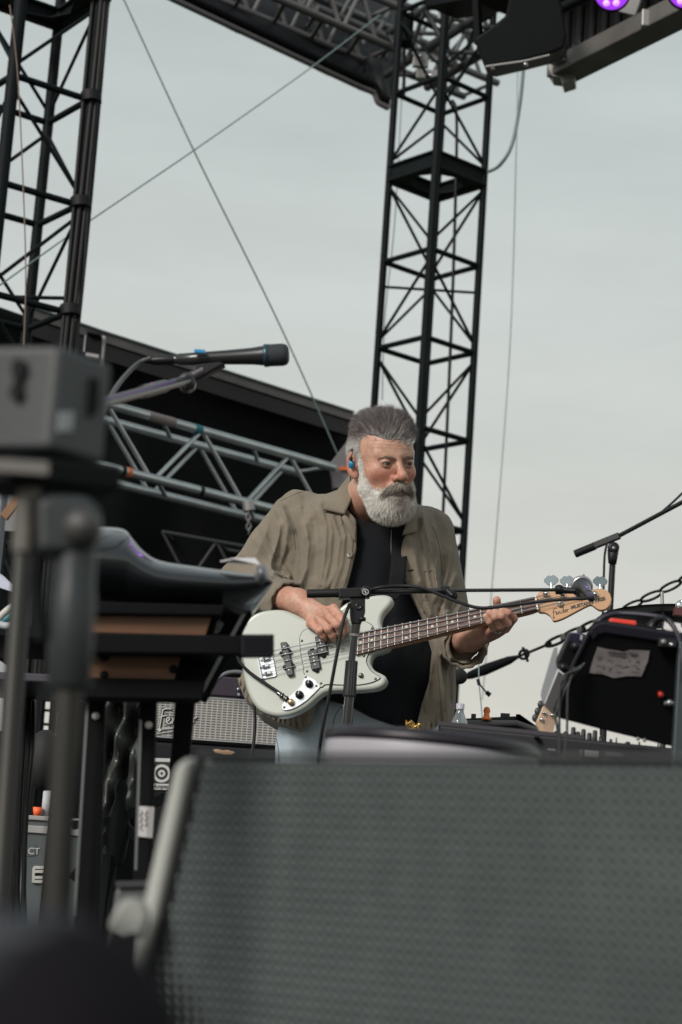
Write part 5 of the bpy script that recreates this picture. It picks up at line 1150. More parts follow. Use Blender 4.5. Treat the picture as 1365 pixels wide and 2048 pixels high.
def slab_leg(xa0, xa1, ya, xb0, xb1, yb, Y, m, lab=None):
    p = Plane((xa0 + xa1) / 2, ya, Y, (0, -1, 0)); a_, b_, c_, d_ = p.at(xa0, ya), p.at(xa1, ya), p.at(xb1, yb), p.at(xb0, yb)
    ext = lambda t, b: t + (b - t) * ((t.z - .002) / (t.z - b.z)); return obj('leg', MB().prism([a_, b_, ext(b_, c_), ext(a_, d_)], (0, .03, 0)), m, ks, bevel=.002)
slab_leg(172, 212, 1360, 150, 197, 1830, Y4 + .12, fr_); slab_leg(280, 314, 1360, 266, 300, 1780, Y4 + .12, fr_); slab_leg(352, 392, 1370, 336, 372, 1600, Y4 + .20, fr_)
obj('leg', MB().bar(pl4.at(508, 1185, -.2), pl4.at(410, 1372, -.2), .03, .035), fr_, ks, bevel=.002); obj('leg_trim', MB().bar(pl4.at(512, 1188, -.17), pl4.at(416, 1368, -.17), .006, .006), mat('trim_grey', (.25, .26, .25), .4, metal=.4), ks)
for (xa, ya, xb, yb) in ((176, 1400, 150, 1830), (282, 1440, 272, 1740)):
    obj('edge_strip', MB().bar(PX(xa, ya, Y4 + .09), PX(xb, yb, Y4 + .09), .004, .004), mat('strip_grey', (.16, .17, .17), .4, metal=.5), ks)
for x, y in ((193, 1383), (192, 1432), (302, 1387), (298, 1450)): obj('bolt', MB().lathe(PX(x, y, Y4 + .118), (0, -1, 0), [(0, .006), (.003, .005), (.004, 0)], 14), mat('bolt_white', (.72, .70, .66), .4), ks)
lp = Plane(290, 1640, Y4 + .115, (0, -1, 0)); lb = obj('leg_sticker', lp.prism([(275, 1612), (309, 1614), (305, 1676), (272, 1672)], 0, -.001), mat('sticker_white', (.55, .52, .52), .7), ks)
scr = MB()
for k, x in enumerate((283, 293)):
    scr.path([lp.at(x + (3 * math.sin(i * 2.3 + k)), 1622 + i * 4.4, .001) for i in range(10 - k * 2)], .0009, 5)
obj('handwriting', scr, mat('pen_grey', (.12, .12, .14), .7), lb)
# crumpled plastic sheet behind the legs
rows = []
for j in range(30):
    row = []
    for i in range(18):
        x, y = 195 + i * 5.6, 1380 + j * 10
        row.append(PX(x, y, 5.2) + V(0, .05 * math.sin(i * .9 + j * .35) + .04 * math.sin(i * .4 - j * .6 + 1) + .02 * math.sin(i * 1.7 + j * 1.1), 0))
    rows.append(row)
o_ = obj('plastic_sheet', MB().grid(rows), mat('dark_plastic_sheet', (.07, .075, .07), .22, spec=.8, bump=.3, bscale=14), None, solid=.003, sub=1); tag(o_, 'crumpled shiny dark plastic sheet hanging between the keyboard stand legs', 'plastic sheet')
sp_t = thing('folded_stand', 'black folded tripod stand lying against the crumpled plastic sheet', 'stand', V(PX(240, 1700, 4.6).x, 4.6, 0))
c = PX(238, 1640, 4.6)
obj('hub', MB().lathe(c + V(0, 0, -.1), (0, 0, 1), [(0, .02), (.08, .03), (.12, .02), (.15, .012), (.17, .016), (.19, .01)], 16), M_blk, sp_t)
for dx, dz in ((-.10, -.02), (.11, .06), (.10, -.08), (-.09, -.14), (.0, -.5)): obj('leg', MB().bar(c, c + V(dx, -.03, dz), .014, .02), M_blk, sp_t)
obj('foot_bar', MB().bar(c + V(0, 0, -.08), V(c.x - .02, 4.62, .01), .05, .03), M_blk, sp_t)

# ---------------- amplifiers
Y5 = 6.7; pl5 = Plane(430, 1440, Y5, (.04, -1, 0))
am = thing('guitar_amplifier', 'silver grille guitar amplifier standing on the black bass cabinet behind the bass', 'amplifier', V(pl5.at(440, 1488).x, Y5 + .15, pl5.at(440, 1488).z))
cabz = pl5.at(440, 1490).z; xL, xR = pl5.at(296, 1440).x, pl5.at(690, 1440).x; ztop = pl5.at(440, 1392).z
obj('cabinet', MB().box(((xL + xR) / 2, Y5 + .14, (cabz + ztop) / 2), ((xR - xL) / 2, .13, (ztop - cabz) / 2)), mat('tolex', (.010, .011, .012), .6, bump=.5, bscale=300), am, bevel=.008)
M_gr = mat('silver_grille', (.3, .3, .3), .6); g = M_gr.node_tree; pb = g.nodes['Principled BSDF']
tcn = [n for n in g.nodes if n.type == 'TEX_COORD'][0]; bk = g.nodes.new('ShaderNodeTexBrick'); mpp = g.nodes.new('ShaderNodeMapping'); mpp.inputs['Rotation'].default_value = (R(90), 0, 0)
g.links.new(tcn.outputs['Object'], mpp.inputs[0]); g.links.new(mpp.outputs[0], bk.inputs['Vector'])
bk.inputs['Scale'].default_value = 40; bk.inputs['Brick Width'].default_value = .7; bk.inputs['Row Height'].default_value = .34; bk.inputs['Mortar Size'].default_value = .085; bk.offset = .0
bk.inputs['Color1'].default_value = (.045, .042, .042, 1); bk.inputs['Color2'].default_value = (.07, .065, .063, 1); bk.inputs['Mortar'].default_value = (.36, .35, .33, 1)
g.links.new(bk.outputs['Color'], pb.inputs['Base Color'])
gz0, gz1 = pl5.at(440, 1480).z, pl5.at(440, 1399).z
obj('grille_cloth', MB().box(((xL + xR) / 2, Y5 + .006, (gz0 + gz1) / 2), ((xR - xL) / 2 - .016, .008, (gz1 - gz0) / 2)), M_gr, am)
obj('grille_trim', MB().box(((xL + xR) / 2, Y5 + .002, gz1 + .003), ((xR - xL) / 2 - .012, .006, .002)).box(((xL + xR) / 2, Y5 + .002, gz0 - .003), ((xR - xL) / 2 - .012, .006, .002)), mat('trim_silver', (.5, .5, .52), .3, metal=.8), am)
bd = Plane(335, 1440, Y5 - .006, (.0, -1, 0))
wb = mat('badge_white', (.5, .5, .49), .4); X0 = V(1, 0, .12).normalized(); Z0 = V(-.12, 0, 1).normalized()
bo = bd.at(319, 1452)
script([[(a_, b_) for a_, b_ in s] for s in FEN], bo + V(0, .003, 0), X0, Z0, .045, .0052, M_blk, am, 'badge_backing'); script(FEN, bo, X0, Z0, .045, .0028, wb, am, 'badge_script')
obj('badge_underline', MB().path([bo + X0 * -.012 + Z0 * -.012, bo + X0 * .10 + Z0 * -.008], .0022, 6).path([bo + X0 * -.012 + Z0 * -.026, bo + X0 * .05 + Z0 * -.02], .0018, 6), wb, am)
hd2 = thing('amplifier_head', 'small black amplifier head with chrome switches, on top of the silver grille amplifier', 'amplifier', V(pl5.at(470, 1392).x, Y5 + .1, ztop))
hx0, hx1, hz = pl5.at(398, 1370).x, pl5.at(640, 1370).x, pl5.at(440, 1352).z
obj('case', MB().box(((hx0 + hx1) / 2, Y5 + .12, (ztop + hz) / 2 + .001), ((hx1 - hx0) / 2, .10, (hz - ztop) / 2)), mat('head_purple_lit', (.022, .014, .026), .45), hd2, bevel=.006)  # purple light falling on the head is put into its base colour
for x, y in ((477, 1378), (478, 1389)): obj('switch', MB().lathe(pl5.at(x, y, -.008), (0, -1, 0), [(0, .006), (.012, .005), (.014, 0)], 12), M_chrome, hd2)
obj('panel_lettering', MB().bar(pl5.at(402, 1393, .004), pl5.at(412, 1394, .004), .002, .002), wb, hd2)
wire([(430, 1366, 6.6), (438, 1356, 6.6), (455, 1346, 6.6), (478, 1344, 6.6), (500, 1350, 6.6)], .007, 'grey cable looping over the small amplifier head', mat('cable_grey2', (.12, .12, .14), .45), 'speaker_cable')
bc = thing('bass_cabinet', 'tall black bass cabinet with a round white emblem, under the silver grille amplifier', 'speaker cabinet', V(pl5.at(440, 1500).x, Y5 + .2, 0))
bxl, bxr = pl5.at(290, 1500).x, pl5.at(720, 1500).x
obj('cabinet', MB().box(((bxl + bxr) / 2, Y5 + .2, cabz / 2), ((bxr - bxl) / 2, .2, cabz / 2 - .003)), mat('tolex_purple', (.007, .006, .009), .6, spec=.25, bump=.6, bscale=200), bc, bevel=.01)
obj('grille_cloth', MB().box(((bxl + bxr) / 2, Y5 - .004, cabz / 2 - .035), ((bxr - bxl) / 2 - .02, .006, cabz / 2 - .05)), mat('black_grille', (.010, .010, .011), .8, spec=.2, bump=1.0, bscale=260, var=.3, vscale=200), bc)
obj('torn_patch', Plane(450, 1503, Y5 - .004, (0, -1, 0)).prism([(426, 1500), (434, 1498), (446, 1501), (455, 1500), (466, 1503), (471, 1505), (464, 1509), (450, 1509), (440, 1507), (432, 1506)], 0, -.003), mat('bare_wood', (.55, .34, .22), .8), bc, label='torn corner showing pale bare wood')
be = Plane(322, 1550, Y5 - .013, (0, -1, 0)); q = be.at(324, 1547)
obj('emblem_plate', be.prism([(306, 1516), (341, 1517), (339, 1579), (303, 1578)], 0, -.002), mat('emblem_black', (.02, .02, .02), .4), bc)
for ro, ri, m_ in ((.030, .021, wb), (.012, .0045, wb)):
    n_ = 40; vs = [tuple(q + V(math.cos(t) * r_, 0 if k else 0, math.sin(t) * r_) + V(0, -.0015, 0)) for k, r_ in enumerate((ro, ri)) for t in [2 * math.pi * i / n_ for i in range(n_)]]
    obj('emblem_ring', MB().add(vs, [(i, (i + 1) % n_, n_ + (i + 1) % n_, n_ + i) for i in range(n_)]), m_, bc, solid=.002)
obj('emblem_corner', be.prism([(306, 1516), (341, 1517), (341, 1524), (306, 1523)], .001, .0), wb, bc); pt_ = obj('name_plate', be.prism([(304, 1567), (339, 1568), (339, 1580), (304, 1579)], .002, .0), wb, bc)
text_mesh('Ampeg', .021, be.at(304.5, 1577, .0026), (1, 0, .07), (0, 0, 1), .0004, .0003, M_ink, 'maker_lettering', pt_, shear=.4)

# ---------------- flight case and bits, far left
Y6 = 6.2; p6 = Plane(80, 1700, Y6, (0, -1, 0)); fc = thing('flight_case', 'grey green flight case with silver edging and a chrome latch, low at the left', 'flight case', V(p6.at(95, 1830).x, Y6 + .2, 0))
x0, x1 = p6.at(46, 1700).x, p6.at(200, 1700).x; zt = p6.at(80, 1632).z
obj('case_body', MB().box(((x0 + x1) / 2, Y6 + .2, zt / 2), ((x1 - x0) / 2, .2, zt / 2 - .002)), mat('case_green', (.065, .078, .082), .5, var=.15), fc, bevel=.006)
for y0, y1 in ((1632, 1641), (1652, 1667)): obj('edging', MB().box(((x0 + x1) / 2, Y6 - .003, (p6.at(80, y0).z + p6.at(80, y1).z) / 2), ((x1 - x0) / 2 + .003, .006, (p6.at(80, y0).z - p6.at(80, y1).z) / 2)), M_alud, fc, bevel=.002)
lt_ = obj('latch_plate', p6.prism([(66, 1732), (97, 1733), (97, 1768), (66, 1767)], .004, 0), M_blk, fc)
for y in (1735, 1743, 1755, 1763): obj('latch_bar', MB().bar(p6.at(68, y, .008), p6.at(92, y, .008), .006, .009), M_chrome, lt_)
obj('latch_bar', MB().bar(p6.at(69, 1735, .008), p6.at(68, 1765, .008), .008, .008), M_chrome, lt_)
pp = obj('stencil_plate', p6.prism([(55, 1690), (73, 1689), (72, 1711), (55, 1712)], .003, 0), mat('case_green', (.065, .078, .082), .5), fc)
text_mesh('CT', .028, p6.at(56, 1708, .0035), (1, 0, .03), (0, 0, 1), .0004, 0, wb, 'stencil', pp)
o_ = obj('roll', MB().lathe(V(p6.at(90, 1600).x, Y6 + .08, zt), (0, 0, 1), [(0, 0), (0, .018), (.08, .018), (.082, .008), (.082, 0)], 20), mat('roll_white', (.5, .52, .54), .6)); o_.name = 'tape_roll'; tag(o_, 'pale grey roll standing on top of the flight case', 'roll')
o_ = obj('orange_cup', MB().lathe(V(p6.at(71, 1620).x, Y6 + .05, zt), (0, 0, 1), [(0, 0), (0, .011), (.028, .015), (.028, .013), (.004, .009), (.004, 0)], 16), mat('orange_plastic', (.9, .14, .04), .5)); tag(o_, 'small bright orange cup on top of the flight case', 'cup')
ld = thing('ladder', 'dark narrow ladder in front of the bright slit in the backdrop, far left', 'ladder', V(PX(97, 1500, 9.6).x, 9.6, 0))
for x in (84, 110): obj('rail', MB().tube(V(PX(x, 1500, 9.6).x, 9.6, 0), PX(x + 4, 1350, 9.6), .02), M_blk, ld)
for y in (1400, 1420, 1448, 1470, 1476): obj('rung', MB().tube(PX(84, y, 9.6), PX(112, y + 2, 9.6), .007), M_blk, ld)
# cluttered side table, far left
Y7 = 4.4; tbx = thing('side_table', 'black two tier rack shelf behind the blurred pole, far left', 'shelf', V(PX(60, 1360, Y7).x, Y7, 0))
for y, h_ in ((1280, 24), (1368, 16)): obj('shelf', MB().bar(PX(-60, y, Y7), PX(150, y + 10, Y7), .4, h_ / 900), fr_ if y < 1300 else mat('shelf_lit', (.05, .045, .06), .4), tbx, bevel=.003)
for x in (-20, 146): pq = PX(x, 1280, Y7); obj('upright', MB().bar(pq, V(pq.x, Y7, .002), .03, .03, (0, 1, 0)), fr_, tbx)
o_ = obj('set_list', MB().prism([PX(-10, 1140, 4.3), PX(8, 1152, 4.3), PX(46, 1190, 4.2), PX(-10, 1172, 4.2)], (0, .004, 0)), mat('paper_blue', (.55, .56, .66), .7)); tag(o_, 'folded white paper poking out over the rack shelf', 'paper')
for k, (pts, col, lab) in enumerate((([(-5, 1250, 4.3), (15, 1236, 4.3), (30, 1222, 4.3), (46, 1214, 4.3)], (.02, .25, .30), 'teal cable lying on the rack shelf'), ([(-5, 1240, 4.25), (10, 1225, 4.25), (28, 1212, 4.25), (45, 1215, 4.25)], (.5, .48, .46), 'pale cable coiled on the rack shelf'), ([(-5, 1248, 4.2), (12, 1252, 4.2), (30, 1250, 4.2), (45, 1255, 4.2)], (.45, .45, .5), 'pale lower cable on the rack shelf'))):
    o_ = obj('patch_cable', cable(pts, .008, 6), mat('cable_col%d' % k, col, .5)); tag(o_, lab, 'cable')
gp = thing('grey_post', 'upright grey steel post with a brown brace at the far left edge', 'post', V(PX(8, 1200, 7.2).x, 7.2, 0))
pq = PX(12, 930, 7.2); obj('post', MB().tube(pq, V(pq.x, 7.2, 0), .02), mat('post_grey', (.14, .15, .17), .4, metal=.5), gp); obj('brace', MB().bar(PX(8, 1035, 7.1), PX(62, 968, 7.1), .03, .03), mat('brace_brown', (.22, .11, .05), .6), gp)
obj('side_sheet', MB().box(PX(28, 1010, 7.3), (.05, .004, .10)), mat('sheet_grey', (.22, .22, .22), .8), gp)
wc = Plane(0, 1400, 4.7, (0, -1, 0)); o_ = obj('white_board', wc.prism([(-30, 1300), (20, 1335), (34, 1410), (4, 1460), (-30, 1480)], 0, -.01), mat('board_grey', (.38, .39, .42), .6)); tag(o_, 'pale grey board leaning under the rack shelf at the left edge', 'board')
for k in range(9):
    x = 2 + k * 6.6; o_ = obj('hanging_cable', cable([(x + 12, 1372, 4.5 + .02 * k), (x + 7 + 4 * math.sin(k), 1480, 4.5), (x + 3 * math.sin(k * 2), 1620, 4.5), (x - 3 + 4 * math.sin(k * 3), 1760, 4.5), (x - 4, 1850, 4.5)], .0055), M_cable)
    tag(o_, 'black cable hanging in a bundle below the rack shelf', 'cable', 'cables hanging below the rack shelf')
o_ = obj('bag', MB().ball(PX(88, 1520, 5.6), (.05, .05, .085), 24, 16), mat('bag_black', (.008, .008, .009), .7, bump=.4, bscale=20)); tag(o_, 'black bag hanging above the flight case', 'bag')
# ---------------- right side gear
Y8 = 3.5; p8 = Plane(1240, 1370, Y8, (.06, -.90, -.42)); tb8 = thing('adjustable_table', 'black tray table seen from below with a crumpled instruction sheet stuck under it', 'table', p8.at(1360, 1500))
tbl = [(1182, 1256), (1192, 1246), (1206, 1243), (1290, 1256), (1430, 1278), (1430, 1512), (1332, 1491), (1212, 1462), (1125, 1439), (1112, 1434), (1108, 1424), (1112, 1410)]
M_tray = mat('tray_black', (.004, .0045, .005), .7, bump=.2, bscale=120, spec=.12)
obj('tray', p8.prism(tbl, 0, -.012), M_tray, tb8, bevel=.003)
rim = [(1112, 1412), (1146, 1330), (1178, 1264)]
M_rim = mat('rim_purple_black', (.018, .016, .025), .5, spec=.3)
obj('rim', MB().path([p8.at(x, y, .003) for x, y in rim], .0035, 8), M_rim, tb8)
obj('front_band', p8.prism([(1178, 1266), (1183, 1254), (1193, 1246), (1207, 1243), (1290, 1255), (1432, 1277), (1432, 1302), (1290, 1277), (1210, 1265), (1196, 1268), (1186, 1280)], .006, 0), M_rim, tb8, bevel=.003)
paper = [(1195, 1293), (1216, 1298), (1248, 1303), (1262, 1299), (1299, 1301), (1296, 1320), (1290, 1335), (1283, 1352), (1255, 1351), (1228, 1355), (1205, 1347), (1179, 1345), (1184, 1325)]
sh8 = obj('instruction_sheet', p8.prism(paper, .0030, .0020), mat('sheet_pinkgrey', (.20, .175, .18), .8, bump=.8, bscale=14, var=.12, vscale=18, dist=.01), tb8)
xa = (p8.at(1290, 1309) - p8.at(1190, 1300)).normalized(); ya = p8.n.cross(xa); M_txt = mat('print_dark', (.045, .04, .045), .8)
text_mesh('Adjustable Table', .0080, p8.at(1216, 1306, .0034), xa, ya, .0002, .0002, M_txt, 'heading', sh8)
text_mesh('Assembly instructions', .0040, p8.at(1217, 1310.5, .0034), xa, ya, .0002, 0, M_txt, 'subheading', sh8)
dg = MB(); random.seed(3)
for (x, y) in ((1200, 1318), (1215, 1320), (1222, 1322), (1247, 1316), (1257, 1319), (1276, 1322), (1206, 1334), (1222, 1338), (1245, 1334), (1254, 1333), (1275, 1336)):
    pts = [p8.at(x + random.uniform(-5, 5), y + random.uniform(-3, 3), .0034) for _ in range(6)]; dg.path(pts, .00035, 4)
for y in (1312, 1330, 1343):
    for x in (1192, 1232, 1262): dg.tube(p8.at(x, y, .0034), p8.at(x + random.uniform(8, 18), y + 1, .0034), .0004, n=4)
obj('diagram_print', dg, M_txt, sh8)
obj('clamp', MB().box(p8.at(1331, 1282, .015), (.016, .012, .008)).tube(p8.at(1318, 1275, .02), p8.at(1343, 1285, .02), .005), M_plastic, tb8, bevel=.002); obj('clamp_bolt', MB().ball(p8.at(1336, 1279, .03), .004), M_chrome, tb8); obj('clamp_bolt', MB().ball(p8.at(1321, 1274, .028), .005), M_alud, tb8)
obj('red_knob', MB().lathe(p8.at(1320, 1386, .0), p8.n, [(0, .004), (.008, .0055), (.013, .005), (.014, 0)], 14), mat('red_plastic', (.4, .02, .01), .4), tb8)
obj('adjust_screw', MB().tube(p8.at(1326, 1402, .012), p8.at(1352, 1402, .012), .004).ball(p8.at(1336, 1400, .014), .006), M_alu, tb8)
for x in (1276, 1289): obj('edge_bolt', MB().ball(p8.at(x, 1477 + (x - 1276) * .2, .002), .0035), M_alud, tb8)
pp_ = PX(1368, 1285, Y8 - .05); pq = PX(1356, 1500, Y8 - .05); obj('post', MB().bar(pp_, down(pp_, pq), .020, .024, (0, 1, 0)), mat('post_greengrey', (.045, .060, .064), .4, metal=.3), tb8, bevel=.003)
o_ = obj('foot_plate', MB().box(V(down(pp_, pq).x, Y8, .012), (.2, .2, .010)), M_blk, tb8, bevel=.004)
# device clamped to the left of the table
dv = thing('tablet_holder', 'dark tablet holder with round corner knobs, clamped left of the tray table', 'holder', p8.at(1140, 1330, -.03)); q8 = Plane(1130, 1330, Y8 + .06, (.15, -1, -.25))
obj('frame', q8.prism([(1141, 1266), (1172, 1268), (1170, 1290), (1140, 1356), (1118, 1338), (1117, 1322)], 0, -.02), mat('dev_black', (.008, .008, .009), .4), dv, bevel=.003)
obj('top_band', q8.prism([(1142, 1267), (1171, 1269), (1166, 1284), (1139, 1282)], .002, 0), mat('band_indigo', (.030, .026, .055), .4), dv)
for x, y, r in ((1150, 1292, .0095), (1126, 1334, .0085)): obj('corner_knob', MB().ball(q8.at(x, y, .006), r), M_plastic, dv)
obj('white_mark', q8.prism([(1161, 1270), (1165, 1270), (1163, 1281), (1160, 1278)], .0035, .002), wl, dv)
obj('cover_flap', q8.prism([(1121, 1344), (1139, 1357), (1128, 1385), (1110, 1432), (1092, 1414)], -.01, -.014), mat('flap_grey', (.12, .115, .12), .6), dv)
ac = thing('clear_panel', 'pale see-through plastic panel sticking out beside the tablet holder', 'plastic panel', q8.at(1100, 1400, -.03))
obj('panel', q8.prism([(1115, 1298), (1121, 1298), (1121, 1342), (1093, 1413), (1088, 1395), (1090, 1382), (1108, 1320)], -.02, -.024), mat('clear_plastic', (.55, .57, .60), .25, trans=.45), ac)
for k, pts in enumerate(([(1166, 1330), (1138, 1348), (1122, 1370), (1120, 1398), (1112, 1430), (1116, 1465), (1121, 1520)], [(1170, 1326), (1140, 1362), (1124, 1400), (1119, 1440), (1121, 1480), (1126, 1520)], [(1150, 1335), (1137, 1375), (1135, 1420), (1134, 1470), (1128, 1520)], [(1160, 1338), (1128, 1352), (1120, 1380), (1119, 1420), (1120, 1500)])):
    o_ = obj('data_cable', cable([(x, y, Y8 - .03 - .004 * k) for x, y in pts], .0022), mat('cable_dkgrey', (.022, .025, .025), .5)); tag(o_, 'thin grey cable hanging from the left edge of the tray table', 'cable', 'cables hanging off the tray table')
wire([(1196, 1248, Y8), (1202, 1238, Y8), (1218, 1230, Y8), (1245, 1227, Y8), (1300, 1231, Y8 - .02), (1335, 1240, Y8 - .03), (1352, 1262, Y8 - .04), (1364, 1300, Y8 - .06), (1370, 1360, Y8 - .08)], .0045, 'thick dark purple cable arching over the top of the tray table', mat('purple_cable', (.022, .018, .032), .45), 'power_cable')
cn_ = obj('cable_plug', MB().path([PX(1303, 1256, Y8 - .02), PX(1308, 1246, Y8 - .02), PX(1318, 1238, Y8 - .03), PX(1330, 1236, Y8 - .04)], [.009, .0085, .0065, .005], 12), M_plastic); cn_.name = 'angled_connector'; tag(cn_, 'black angled connector pointing up from the tray table edge', 'connector')
o_ = obj('red_case', MB().bar(PX(1218, 1243, Y8 + .10), PX(1271, 1249, Y8 + .10), .03, .010), mat('red_case', (.75, .05, .03), .45), None, bevel=.003); tag(o_, 'bright red flat case lying on top of the tray table', 'case')
o_ = obj('paper_note', MB().prism([PX(1330, 1242, Y8 + .12), PX(1362, 1247, Y8 + .12), PX(1364, 1262, Y8 + .12), PX(1328, 1258, Y8 + .12)], (0, .003, 0)), mat('paper', (.72, .68, .70), .7)); tag(o_, 'small white note standing behind the angled connector', 'paper')

# cymbal
Yc = 5.6; cy = thing('cymbal', 'dark cymbal seen from below above the tray table, cut by the right edge', 'cymbal', PX(1332, 1234, Yc))
ca = V(-.06, .05, 1).normalized()
obj('disc', MB().lathe(PX(1326, 1232, Yc), ca, [(0, .178), (.006, .12), (.010, .05), (.022, .038), (.028, .0), ], 48).lathe(PX(1326, 1232, Yc) - ca * .003, ca, [(.001, .178), (-.0, .177), (.005, .12), (.008, .05), (.02, .036), (.026, 0)], 48), mat('cymbal_dark', (.055, .055, .05), .4, metal=.6, bump=.2, bscale=60), cy)
cs_ = PX(1326, 1232, Yc); obj('stand_rod', MB().tube(cs_ + ca * .07, cs_ - ca * .05, .005).tube(cs_ - ca * .05, V(cs_.x + .02, Yc, .05), .010), M_alud, cy)
obj('foot', MB().box(V(cs_.x + .02, Yc, .02), (.12, .12, .018)), M_blk, cy)
hw = thing('drum_hardware', 'chrome clamp with a dark red bar at the right edge beside the cymbal', 'drum hardware', PX(1362, 1220, 5.3)); obj('bar', MB().bar(PX(1348, 1223, 5.3), PX(1400, 1230, 5.3), .03, .02), mat('dark_red', (.10, .03, .03), .4), hw); obj('clamp', MB().ball(PX(1360, 1212, 5.3), (.012, .01, .016)).ball(PX(1366, 1204, 5.3), .008), M_chrome, hw)

# background boom stand, right
Y9 = 6.6; rs = thing('microphone_stand', 'black boom stand against the sky at the right, behind the bass headstock', 'microphone stand', V(PX(1207, 1480, Y9).x, Y9, 0))
t9, b9 = PX(1227, 1100, Y9), PX(1207, 1480, Y9); obj('pole', MB().tube(t9, down(t9, b9), .0105, n=14), M_plastic, rs)
obj('clutch', MB().lathe(PX(1227, 1095, Y9 - .01), PX(1225, 1130, Y9) - PX(1227, 1095, Y9), [(0, .012), (.01, .019), (.04, .016), (.055, .013), (.056, 0)], 20), M_plastic, rs); obj('clutch_disc', MB().lathe(PX(1227, 1096, Y9 - .015), (0, -1, 0), [(0, .019), (.012, .019), (.014, .012), (.014, 0)], 20), M_plastic, rs); obj('clutch_hub', MB().lathe(PX(1228, 1096, Y9 - .03), (0, -1, 0), [(0, .006), (.003, .005), (.003, 0)], 12), M_alud, rs)
obj('weight_handle', MB().tube(PX(1151, 1108, Y9 + .05), PX(1190, 1092, Y9 + .02), .0135, n=16), M_rub, rs); obj('boom_block', MB().bar(PX(1188, 1092, Y9 + .02), PX(1240, 1071, Y9 - .01), .02, .022), M_plastic, rs, bevel=.003)
obj('boom_tube', MB().tube(PX(1236, 1073, Y9), PX(1420, 975, Y9 - .2), .0075), M_plastic, rs); obj('ring', MB().tube(PX(1225.5, 1124, Y9), PX(1225, 1127, Y9), .0145), M_alud, rs)
tripod(rs, down(t9, b9), .25)
wire([(1216, 1082, Y9), (1210, 1110, Y9), (1208, 1160, Y9), (1206, 1240, Y9), (1202, 1470, Y9)], .004, 'thin black cable dropping along the right boom stand pole', M_cable, 'microphone_cable'); wire([(1284, 1046, Y9), (1310, 1034, Y9), (1340, 1010, Y9), (1380, 972, Y9)], .004, 'thin black cable arching above the right boom arm', M_cable, 'microphone_cable')

# stay: chain, straps, turnbuckle sleeve
st9 = thing('stay_chain', 'steel stay of chain, turnbuckle and strap running up to the right edge', 'stay', PX(1140, 1265, 8.0))
LX = lambda t: PX(905 + t * 470, 1364 - t * 208 + 10 * math.sin(math.pi * t), 8.6 - t * 1.1)
obj('lower_rod', MB().tube(LX(-.03), LX(.33), .006), M_blk, st9); obj('sleeve', MB().path([LX(.04), LX(.08), LX(.14), LX(.24), LX(.285)], [.005, .018, .024, .018, .006], 14), M_blk, st9)
mb = MB()
def link(c, ax, side, L, W, r): return MB().path([c + ax * (L * math.cos(t)) + side * (W * math.sin(t)) for t in np.linspace(0, 2 * math.pi, 19)], r, 8, False)
ax9 = (LX(1) - LX(0)).normalized(); sd = ax9.cross(V(0, 1, 0)).normalized(); sn = ax9.cross(sd).normalized()
obj('shackle', link(LX(.305), ax9, sd, .028, .018, .006).add([], []), M_blk, st9); obj('shackle_pin', MB().tube(LX(.31) + sd * .03, LX(.31) - sd * .035, .006), M_blk, st9)
obj('rod', MB().tube(LX(.33), LX(.42), .006), M_blk, st9)
for i in range(4):
    a_ = .41 + i * .07; obj('turnbuckle', link(LX(a_ + .035), ax9, sd, .068, .014, .0065), M_tower, st9)
    obj('turnbuckle_end', MB().bar(LX(a_ + .058), LX(a_ + .078), .022, .022), mat('dull_steel', (.06, .065, .06), .5), st9)
for i in range(4):
    c = LX(.765 + i * .082); obj('chain_link', link(c, ax9, (sd * math.cos(.5 if i % 2 else -.3) + sn * math.sin(.5 if i % 2 else -.3)), .056, .0135, .0055), M_tower, st9)
# microphone behind the man, low right
bm9 = thing('microphone', 'small round black microphone poking out behind the overshirt, low right', 'microphone', PX(920, 1352, 6.0)); c0, c1 = PX(920, 1353, 5.95), PX(896, 1320, 6.05); d_ = (c1 - c0).normalized()
obj('windscreen', MB().ball(c0, .0235), mat('foam_black', (.02, .02, .02), .9, bump=.8, bscale=500), bm9); obj('handle', MB().lathe(c0, d_, [(.015, .017), (.03, .014), (.10, .010), (.12, .009), (.12, 0)]), mat('mic_grey', (.12, .10, .11), .4), bm9)
obj('arm', MB().tube(c0 + d_ * .1, PX(800, 1300, 6.1), .008), M_blk, bm9); obj('stand_pole', MB().tube(PX(800, 1300, 6.1), V(PX(800, 1300, 6.1).x, 6.1, 0), .01), M_blk, bm9)
tc9 = thing('hanging_plug', 'thin wire with a small dark plug hanging in the sky right of the overshirt', 'plug', PX(960, 1300, 7)); obj('wire', cable([(957, 1290, 7), (958, 1330, 7), (959, 1370, 7), (964, 1425, 7), (966, 1470, 7)], .0022), M_wire, tc9); obj('side_lead', MB().tube(PX(959, 1368, 7), PX(977, 1389, 7), .003).tube(PX(956, 1358, 7), PX(959, 1370, 7), .006), M_cable, tc9); obj('plug', MB().tube(PX(973, 1384, 7), PX(981, 1391, 7), .008), M_blk, tc9)

